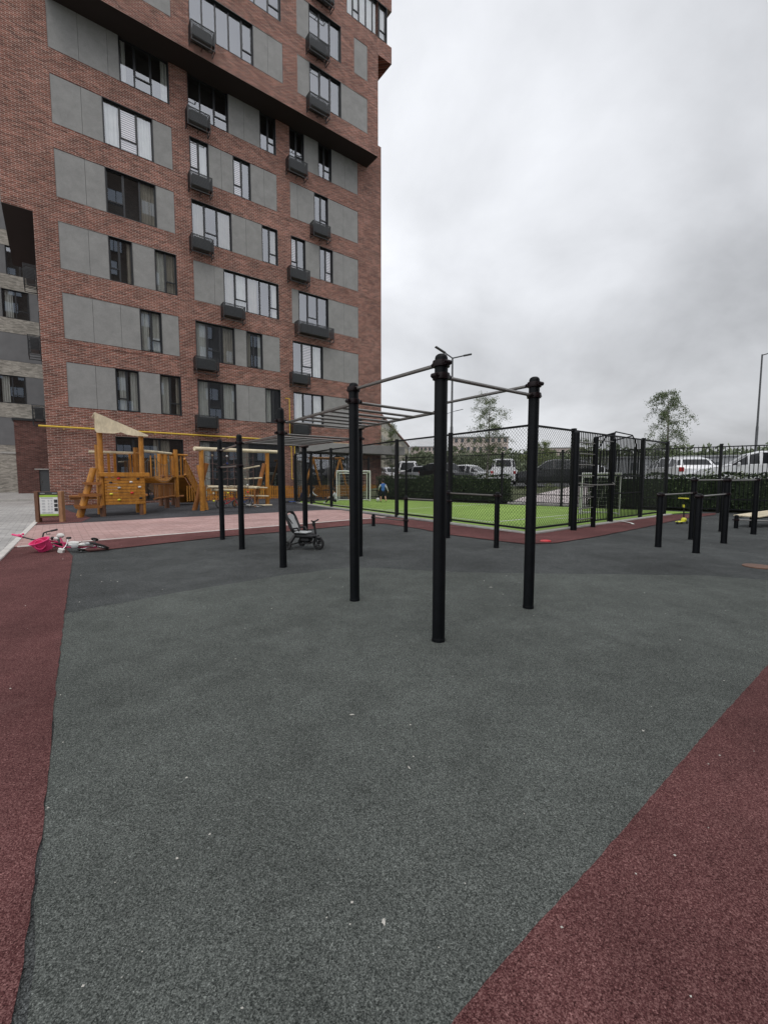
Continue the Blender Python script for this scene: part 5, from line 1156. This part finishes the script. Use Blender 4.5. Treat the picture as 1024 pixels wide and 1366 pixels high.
    h = MB(); h.ball(hd_ + Vector((0, 0, .028)) - fwd * .016, .107, 14, 10, (.86, .95, 1.06), Mh)
    if hair_len: h.ball(hd_ - fwd * .05 - Vector((0, 0, hair_len * .5)), .07, 10, 8, (1.0, .6, hair_len * 9), Mh)
    # open the face: drop hair faces low in front
    keep = []
    for f_ in h.f:
        c = sum((Vector(h.v[i]) for i in f_), Vector()) / len(f_) - hd_
        if not (c.dot(fwd) > .035 and c.z < .055): keep.append(f_)
    h.f = keep; h.mi = [0] * len(keep); h.build('hair', 'hair', t, smooth=True, fix=False)
    ey = MB()
    for s in (1, -1): ey.ball(hd_ + fwd * .086 + rt * s * .032 + Vector((0, 0, .012)), .010, 6, 5)
    ey.tube(hd_ + fwd * .090 - rt * .02 - Vector((0, 0, .045)), hd_ + fwd * .090 + rt * .02 - Vector((0, 0, .045)), .005, 5)
    ey.build('face_features', 'hair', t)
    if sc_ != 1: t.scale = (sc_,) * 3
    return t
run = dict(pel=(0, 0, .62), waist=(0, .01, .74), chest=(0, .03, .90), neck=(0, .045, 1.03), headb=(0, .055, 1.08), head=(0, .065, 1.15), look=(-.25, 1, -.25),
    shL=(-.125, .03, .965), elL=(-.21, .06, .80), wrL=(-.20, .18, .68), paL=(-.19, .23, .66), shR=(.125, .02, .965), elR=(.20, -.05, .79), wrR=(.27, -.03, .63), paR=(.285, -.01, .585),
    hipL=(-.07, .0, .60), knL=(-.10, .10, .34), anL=(-.12, .02, .06), toL=(-.13, .14, .025), hipR=(.07, 0, .60), knR=(.12, .02, .34), anR=(.14, -.14, .08), toR=(.15, -.03, .03))
person('person', 'child in a blue top with pale sleeves and dark shorts, standing beside a football', (-0.05, 23.4, .034), R(12), run, ('cloth_blue', 'cloth_white', 'cloth_navy', 'skin', 'shoe_green'), 'children on the pitch')
sq = dict(pel=(0, -.10, .24), waist=(0, -.08, .36), chest=(0, .0, .50), neck=(0, .05, .62), headb=(0, .065, .67), head=(0, .085, .735), look=(0, 1, -.35),
    shL=(-.12, .02, .555), elL=(-.19, .14, .42), wrL=(-.10, .27, .38), paL=(-.07, .31, .37), shR=(.12, .02, .555), elR=(.19, .14, .42), wrR=(.10, .27, .38), paR=(.07, .31, .37),
    hipL=(-.08, -.08, .24), knL=(-.14, .20, .36), anL=(-.12, .06, .06), toL=(-.13, .18, .025), hipR=(.08, -.08, .24), knR=(.14, .20, .36), anR=(.12, .06, .06), toR=(.13, .18, .025))
CG = 'children on the pitch'
person('person', 'child in dark clothes squatting at the left, behind the end post of the mesh fence', (-4.35, 22.95, .02), R(-60), sq, ('cloth_navy', 'cloth_navy', 'cloth_black', 'cloth_black', 'cloth_black'), CG)
person('person', 'child in a white shirt and black trousers squatting and facing right', (-3.95, 23.5, .034), R(-80), sq, ('cloth_white', 'cloth_white', 'cloth_black', 'cloth_black', 'cloth_black'), CG)
st_ = dict(sq); st_.update(pel=(0, -.08, .15), hipL=(-.08, -.06, .15), hipR=(.08, -.06, .15), knL=(-.12, .27, .27), knR=(.12, .30, .22), anL=(-.12, .42, .06), anR=(.12, .50, .06), toL=(-.12, .53, .04), toR=(.12, .61, .04), waist=(0, -.09, .28), chest=(0, -.04, .44), neck=(0, 0, .57), headb=(0, .01, .62), head=(0, .03, .69), shL=(-.12, -.03, .51), shR=(.12, -.03, .51), elL=(-.17, .1, .38), elR=(.17, .1, .38), wrL=(-.12, .26, .34), wrR=(.12, .26, .32), paL=(-.11, .31, .33), paR=(.11, .31, .31))
person('person', 'child in a white top and black trousers sitting on the kerb and facing left', (-2.55, 22.0, .05), R(85), st_, ('cloth_white', 'cloth_white', 'cloth_black', 'cloth_black', 'cloth_white'), CG, hair_len=0.0)

# ------------------------------------------------------------------ ride-on things
def wheel(parent, c, r, M, tyre=.018, name='wheel', spokes=12, tmat='tyre', rmat='chrome'):
    """wheel whose axle is local y of M (3x3 rotation as 4x4)"""
    c = Vector(c); m = MB(); m.torus(c, r - tyre, tyre, 'y', 24, 8, M); o = m.build(name, tmat, parent, smooth=True)
    m = MB(); m.torus(c, r - tyre * 2.1, tyre * .35, 'y', 24, 6, M); R3 = M.to_3x3()
    for i in range(spokes): t = 2 * math.pi * i / spokes; m.tube(c, c + R3 @ Vector((math.cos(t) * (r - tyre * 2), 0, math.sin(t) * (r - tyre * 2))), .0022 if spokes > 6 else .012, 4)
    m.tube(c - R3 @ Vector((0, .03, 0)), c + R3 @ Vector((0, .03, 0)), .014, 8); m.build('rim', rmat, o, smooth=True); return o
pb = thing('childs_bicycle', 'pink and white child bicycle with pink basket, lying on its side on maroon rubber', 'bicycle', (-6.0, 8.0, 0))
fl1 = Matrix.Rotation(R(68), 4, 'X') @ Matrix.Rotation(R(0), 4, 'Y')
wheel(pb, (-5.38, 8.02, .115), .175, Matrix.Rotation(R(12), 4, 'Y') @ Matrix.Rotation(R(66), 4, 'X'), .020)
wheel(pb, (-6.42, 8.22, .09), .165, Matrix.Rotation(R(-8), 4, 'Y') @ Matrix.Rotation(R(74), 4, 'X'), .020)
def piece(name, mat, fn, parent=pb): mb = MB(); fn(mb); return mb.build(name, mat, parent, smooth=True)
piece('frame', 'pink_frame', lambda m: (m.path([(-6.50, 8.02, .24), (-6.2, 7.98, .20), (-5.83, 7.96, .15), (-5.40, 8.01, .13)], .019), m.path([(-6.46, 8.03, .20), (-6.0, 7.92, .10), (-5.40, 7.98, .09)], .015), m.tube((-5.95, 7.93, .10), (-6.08, 8.0, .26), .014), m.tube((-6.5, 8.02, .24), (-6.42, 8.2, .10), .016)))
hb = piece('handlebar', 'black_plastic', lambda m: m.path([(-6.80, 8.0, .285), (-6.62, 8.0, .235), (-6.53, 8.0, .225), (-6.44, 8.03, .26), (-6.43, 8.05, .35), (-6.36, 8.05, .375), (-6.20, 8.08, .41)], .013))
piece('grip', 'pink_plastic', lambda m: m.tube((-6.98, 8.0, .33), (-6.78, 8.0, .28), .018, 8), hb); piece('grip', 'black_plastic', lambda m: m.tube((-6.30, 8.07, .388), (-6.19, 8.08, .412), .019, 8), hb)
piece('streamer', 'pink_plastic', lambda m: (m.ball((-6.84, 7.99, .31), .035, 8, 6, (1.4, .7, .8)), m.ball((-6.77, 7.99, .335), .022, 8, 6)), hb)
piece('brake_lever', 'black_plastic', lambda m: m.path([(-6.36, 8.03, .37), (-6.33, 8.0, .33), (-6.26, 8.0, .34)], .007), hb)
def tub(m):
    M = Matrix.Rotation(R(-14), 4, 'Y') @ Matrix.Rotation(R(28), 4, 'X') @ Matrix.Diagonal((1.4, .8, 1, 1)); c = Vector((-6.33, 7.88, .15))
    m.lathe([(.070, -.12), (.095, -.11), (.125, .08), (.140, .085), (.140, .10), (.118, .10), (.088, -.10), (.001, -.10)], c, 22, M)
piece('basket', 'pink_plastic', tub); piece('basket_handle', 'pink_plastic', lambda m: m.torus((-6.30, 7.79, .17), .085, .010, 'y', 18, 6, Matrix.Rotation(R(20), 4, 'Z')))
piece('saddle', 'white_plastic', lambda m: (m.ball((-6.09, 8.02, .305), .062, 12, 8, (1.25, .6, .75)), m.ball((-6.15, 7.98, .25), .042, 10, 7, (1.3, .6, .8)))); piece('saddle_post', 'black_plastic', lambda m: (m.tube((-6.13, 8.0, .27), (-6.06, 7.96, .16), .02, 8), m.ball((-6.21, 7.98, .26), .035, 8, 6)))
piece('chain_guard', 'white_plastic', lambda m: (m.ball((-5.78, 7.92, .175), .085, 14, 8, (1.3, .35, .5)), m.ball((-5.60, 7.94, .16), .06, 12, 8, (1.7, .4, .42)), m.tube((-5.85, 7.9, .15), (-5.45, 7.96, .14), .022, 10)))
piece('mudguard', 'grey_fabric', lambda m: m.ball((-5.50, 7.9, .17), .05, 10, 7, (1.3, .5, .6))); piece('bag', 'grey_fabric', lambda m: m.ball((-5.72, 7.86, .13), .06, 10, 7, (1.2, .5, .8)))
wheel(pb, (-5.40, 7.95, .245), .062, Matrix.Rotation(R(60), 4, 'X'), .018, 'training_wheel', 5, 'tyre', 'white_plastic'); wheel(pb, (-5.60, 7.86, .06), .062, Matrix.Rotation(R(70), 4, 'X'), .018, 'training_wheel', 5, 'tyre', 'white_plastic')
piece('stay', 'chrome', lambda m: (m.path([(-5.40, 7.98, .13), (-5.42, 7.96, .24)], .009), m.path([(-5.40, 7.98, .12), (-5.6, 7.88, .07)], .009)))
piece('pedal', 'white_plastic', lambda m: m.bevbox(-.05, -.03, -.045, .05, .03, .045, .01, Matrix.Translation((-5.94, 7.82, .05)) @ Matrix.Rotation(R(18), 4, 'Y'))); piece('pedal', 'black_plastic', lambda m: m.bevbox(-5.98, 8.0, .24, -5.90, 8.05, .28, .01)); piece('crank', 'chrome', lambda m: m.path([(-5.94, 7.84, .06), (-5.92, 7.92, .13), (-5.94, 8.02, .25)], .010))
under(pb)

tr_ = thing('toddler_tricycle', 'black folding toddler tricycle with a grey fabric seat, parked behind the rig post', 'tricycle', (-1.77, 8.42, 0), R(-21))
Iy = Matrix.Identity(4)
wheel(tr_, (.54, 0, .125), .125, Iy, .022, spokes=5, rmat='black_plastic'); wheel(tr_, (0, -.25, .09), .09, Iy, .020, spokes=5, rmat='black_plastic'); wheel(tr_, (0, .27, .09), .09, Iy, .020, spokes=5, rmat='black_plastic')
T = lambda n, m, f: piece(n, m, f, tr_)
T('frame', 'black_plastic', lambda m: (m.tube((0, -.22, .09), (.08, -.11, .27), .034), m.tube((0, .24, .09), (.08, .11, .27), .034), m.tube((0, -.23, .09), (0, .25, .09), .014), m.bevbox(.04, -.115, .225, .51, .115, .312, .03), m.tube((.46, 0, .29), (.53, 0, .21), .035), m.bevbox(.18, -.07, .15, .38, .07, .235, .02)))
T('fork', 'black_plastic', lambda m: (m.tube((.50, -.045, .28), (.54, -.045, .125), .013), m.tube((.50, .045, .28), (.54, .045, .125), .013), m.ball((.525, 0, .235), .07, 12, 8, (1.2, .55, .5))))
T('pedal', 'black_plastic', lambda m: (m.bevbox(.50, -.14, .09, .60, -.07, .12, .008), m.bevbox(.48, .07, .13, .58, .14, .16, .008)))
T('seat', 'grey_fabric', lambda m: m.bevbox(.06, -.115, .312, .34, .115, .345, .014))
def backp(m, k=0):
    M = Matrix.Translation((.055, 0, .33)) @ Matrix.Rotation(R(-24), 4, 'Y') @ Matrix.Diagonal((1, 1.1, 1.06, 1)); n = 20; out_, inn = [], []
    for i in range(n):
        t = 2 * math.pi * i / n; cx = math.cos(t); sx = math.sin(t); e = lambda v: math.copysign(abs(v) ** .6, v)
        out_.append((e(cx) * .135, .20 + e(sx) * .21)); inn.append((e(cx) * .10, .19 + e(sx) * .165))
    if k: m.add([M @ Vector((.012, y, z)) for y, z in inn] + [M @ Vector((-.006, y, z)) for y, z in inn], [tuple(range(n)), tuple(reversed(range(n, 2 * n)))] + [(i, i + n, (i + 1) % n + n, (i + 1) % n) for i in range(n)])
    else:
        for i in range(n): a, b = out_[i], out_[(i + 1) % n]; m.tube(M @ Vector((0, a[0], a[1])), M @ Vector((0, b[0], b[1])), .030, 8)
T('backrest_frame', 'black_plastic', backp); T('backrest', 'grey_fabric', lambda m: backp(m, 1))
T('armrest', 'black_plastic', lambda m: (m.path([(.03, -.13, .40), (.16, -.14, .42), (.20, -.13, .36)], .018), m.path([(.03, .13, .40), (.16, .14, .42), (.20, .13, .36)], .018)))
T('handlebar', 'black_plastic', lambda m: (m.tube((.48, 0, .30), (.44, 0, .53), .022), m.ball((.44, 0, .50), .035, 10, 7, (1, 1, 1.6)), m.path([(.47, -.13, .575), (.45, -.05, .55), (.45, .05, .55), (.47, .13, .575)], .015)))
T('push_handle', 'black_plastic', lambda m: (m.tube((.03, -.10, .50), (-.16, -.10, .72), .010), m.tube((.03, .10, .50), (-.16, .10, .72), .010), m.tube((-.16, -.11, .72), (-.16, .11, .72), .016)))
T('foot_rest', 'black_plastic', lambda m: m.bevbox(.30, -.16, .12, .42, .16, .14, .008))

def bike(name, label, loc, rz, roll, paint, grp):
    t = thing(name, label, 'bicycle', loc, rz, grp); t.rotation_euler = (roll, 0, rz); I = Matrix.Identity(4)
    wheel(t, (0, 0, .2), .2, I); wheel(t, (.72, 0, .2), .2, I); P = lambda n, m, f: piece(n, m, f, t)
    P('frame', paint, lambda m: (m.path([(0, 0, .2), (.30, 0, .20), (.62, 0, .45), (.22, 0, .42), (.30, 0, .2)], .016), m.tube((0, 0, .2), (.22, 0, .42), .011)))
    P('fork', paint, lambda m: (m.tube((.62, -.03, .45), (.72, -.04, .2), .011), m.tube((.62, .03, .45), (.72, .04, .2), .011)))
    P('handlebar', 'black_plastic', lambda m: (m.tube((.62, 0, .45), (.60, 0, .58), .014), m.path([(.54, -.24, .64), (.60, -.1, .60), (.60, .1, .60), (.54, .24, .64)], .012)))
    P('saddle', 'black_plastic', lambda m: (m.tube((.22, 0, .42), (.20, 0, .50), .012), m.ball((.20, 0, .52), .06, 10, 7, (1.7, 1, .4)))); P('crank', 'chrome', lambda m: (m.tube((.30, -.09, .12), (.30, 0, .2), .009), m.tube((.30, .09, .28), (.30, 0, .2), .009), m.torus((.30, .02, .2), .06, .006, 'y', 14, 5)))
    return t
BG = 'bicycles left around the rope climbing frame'
bike('childs_bicycle', 'red child bicycle standing inside the rope climbing frame', (-7.3, 19.1, .02), R(35), R(8), 'red_plastic', BG)
bike('childs_bicycle', 'blue child bicycle leaning behind the rope net', (-6.9, 20.2, .02), R(15), R(-10), 'blue_plastic', BG)
bike('childs_bicycle', 'white and black child bicycle lying on its side in front of the plank rungs', (-6.3, 19.7, .08), R(-15), R(78), 'white_plastic', BG)
bike('childs_bicycle', 'blue and white child bicycle lying on the dark rubber right of the rope frame', (-5.3, 22.3, .08), R(20), R(80), 'blue_plastic', BG)
sc2 = thing('kick_scooter', 'small yellow kick scooter standing by the tall bar fence behind the parallel bars', 'scooter', (9.05, 12.9, 0), R(30))
Sc = lambda n, m, f: piece(n, m, f, sc2)
Sc('deck', 'yellow_plastic', lambda m: m.bevbox(-.38, -.06, .06, .02, .06, .095, .012)); Sc('front_hood', 'yellow_plastic', lambda m: m.ball((.0, 0, .12), .085, 12, 8, (1, .9, .85)))
Sc('wheel', 'black_plastic', lambda m: (m.torus((.04, -.075, .05), .035, .018, 'y', 14, 6), m.torus((.04, .075, .05), .035, .018, 'y', 14, 6))); Sc('wheel', 'black_plastic', lambda m: m.torus((-.36, 0, .05), .03, .02, 'y', 14, 6))
Sc('stem', 'black_plastic', lambda m: (m.tube((0, 0, .15), (-.05, 0, .55), .017), m.tube((-.05, 0, .5), (-.08, 0, .76), .012))); Sc('handlebar', 'yellow_plastic', lambda m: m.tube((-.08, -.14, .77), (-.08, .14, .77), .019)); Sc('clamp_ring', 'yellow_plastic', lambda m: m.tube((-.048, 0, .50), (-.056, 0, .58), .028))
rd = thing('plastic_frisbee', 'flat broken red plastic toy lying on the rubber near the pitch corner', 'toy', (3.46, 9.12, .026)); mb = MB(); mb.lathe([(.10, 0), (.11, .010), (.08, .035), (.04, .04), (.002, .035)], (0, 0, 0), 7, Matrix.Diagonal((1.15, .55, 1, 1))); mb.build('toy_shell', 'red_plastic', rd, smooth=True)
# ball and green toy by the fence post, dropped litter
mb = MB(); rnd = random.Random(12)
for i in range(110):
    Y = 0.9 + 12 * rnd.random() ** 1.6; x = rnd.uniform(-.95, .95) * Y; s = rnd.uniform(.002, .006) * (1 + Y * .10); c = Vector((x, Y, .030 if Y > 7 else .020)); a = rnd.uniform(0, 6.28)
    mb.add([c + Vector((math.cos(a + k * 1.57) * s * rnd.uniform(.5, 1.2), math.sin(a + k * 1.57) * s * rnd.uniform(.5, 1.2), 0)) for k in range(4)] + [c + Vector((0, 0, s * .6))], [(0, 1, 4), (1, 2, 4), (2, 3, 4), (3, 0, 4)])
tag(mb.build('litter_grit', 'granule_light', fix=False), 'tiny pale grit and crumbs scattered over the rubber ground', 'grit', kind='stuff')
def scrap(loc, size, seed, label):
    r_ = random.Random(seed); mb = MB(); n = 7; pts = [Vector((math.cos(i * 6.283 / n) * size * r_.uniform(.4, 1.2), math.sin(i * 6.283 / n) * size * .45 * r_.uniform(.4, 1.2), r_.uniform(.001, size * .25))) for i in range(n)]
    mb.add(pts + [Vector((0, 0, size * .3))], [(i, (i + 1) % n, n) for i in range(n)]); t = mb.build('leaf_scrap', 'granule_light', fix=False); t.location = loc; t.rotation_euler = (0, 0, r_.uniform(0, 3)); tag(t, label, 'scrap', 'dry scraps on the rubber')
scrap((0.0, 1.235, .012), .017, 1, 'pale dry leaf scrap on the grey rubber nearest the camera'); scrap((-.19, 2.41, .012), .016, 2, 'small white scrap on the open grey rubber, left of the middle'); scrap((1.35, 5.32, .012), .035, 3, 'yellowish scrap beyond the two front rig posts'); scrap((1.42, 2.25, .012), .014, 4, 'tiny white scrap at the edge of the right maroon zone'); scrap((.12, 1.95, .012), .012, 6, 'tiny pale scrap in the middle of the grey rubber')
lid = thing('drain_cover', 'round brownish drain cover flush with the rubber at the right edge', 'drain cover', (5.85, 6.62, .006)); mb = MB(); mb.lathe([(.20, 0), (.20, .012), (.17, .014), (.002, .014)], (0, 0, 0), 24); mb.build('cover', 'wood_dark', lid)
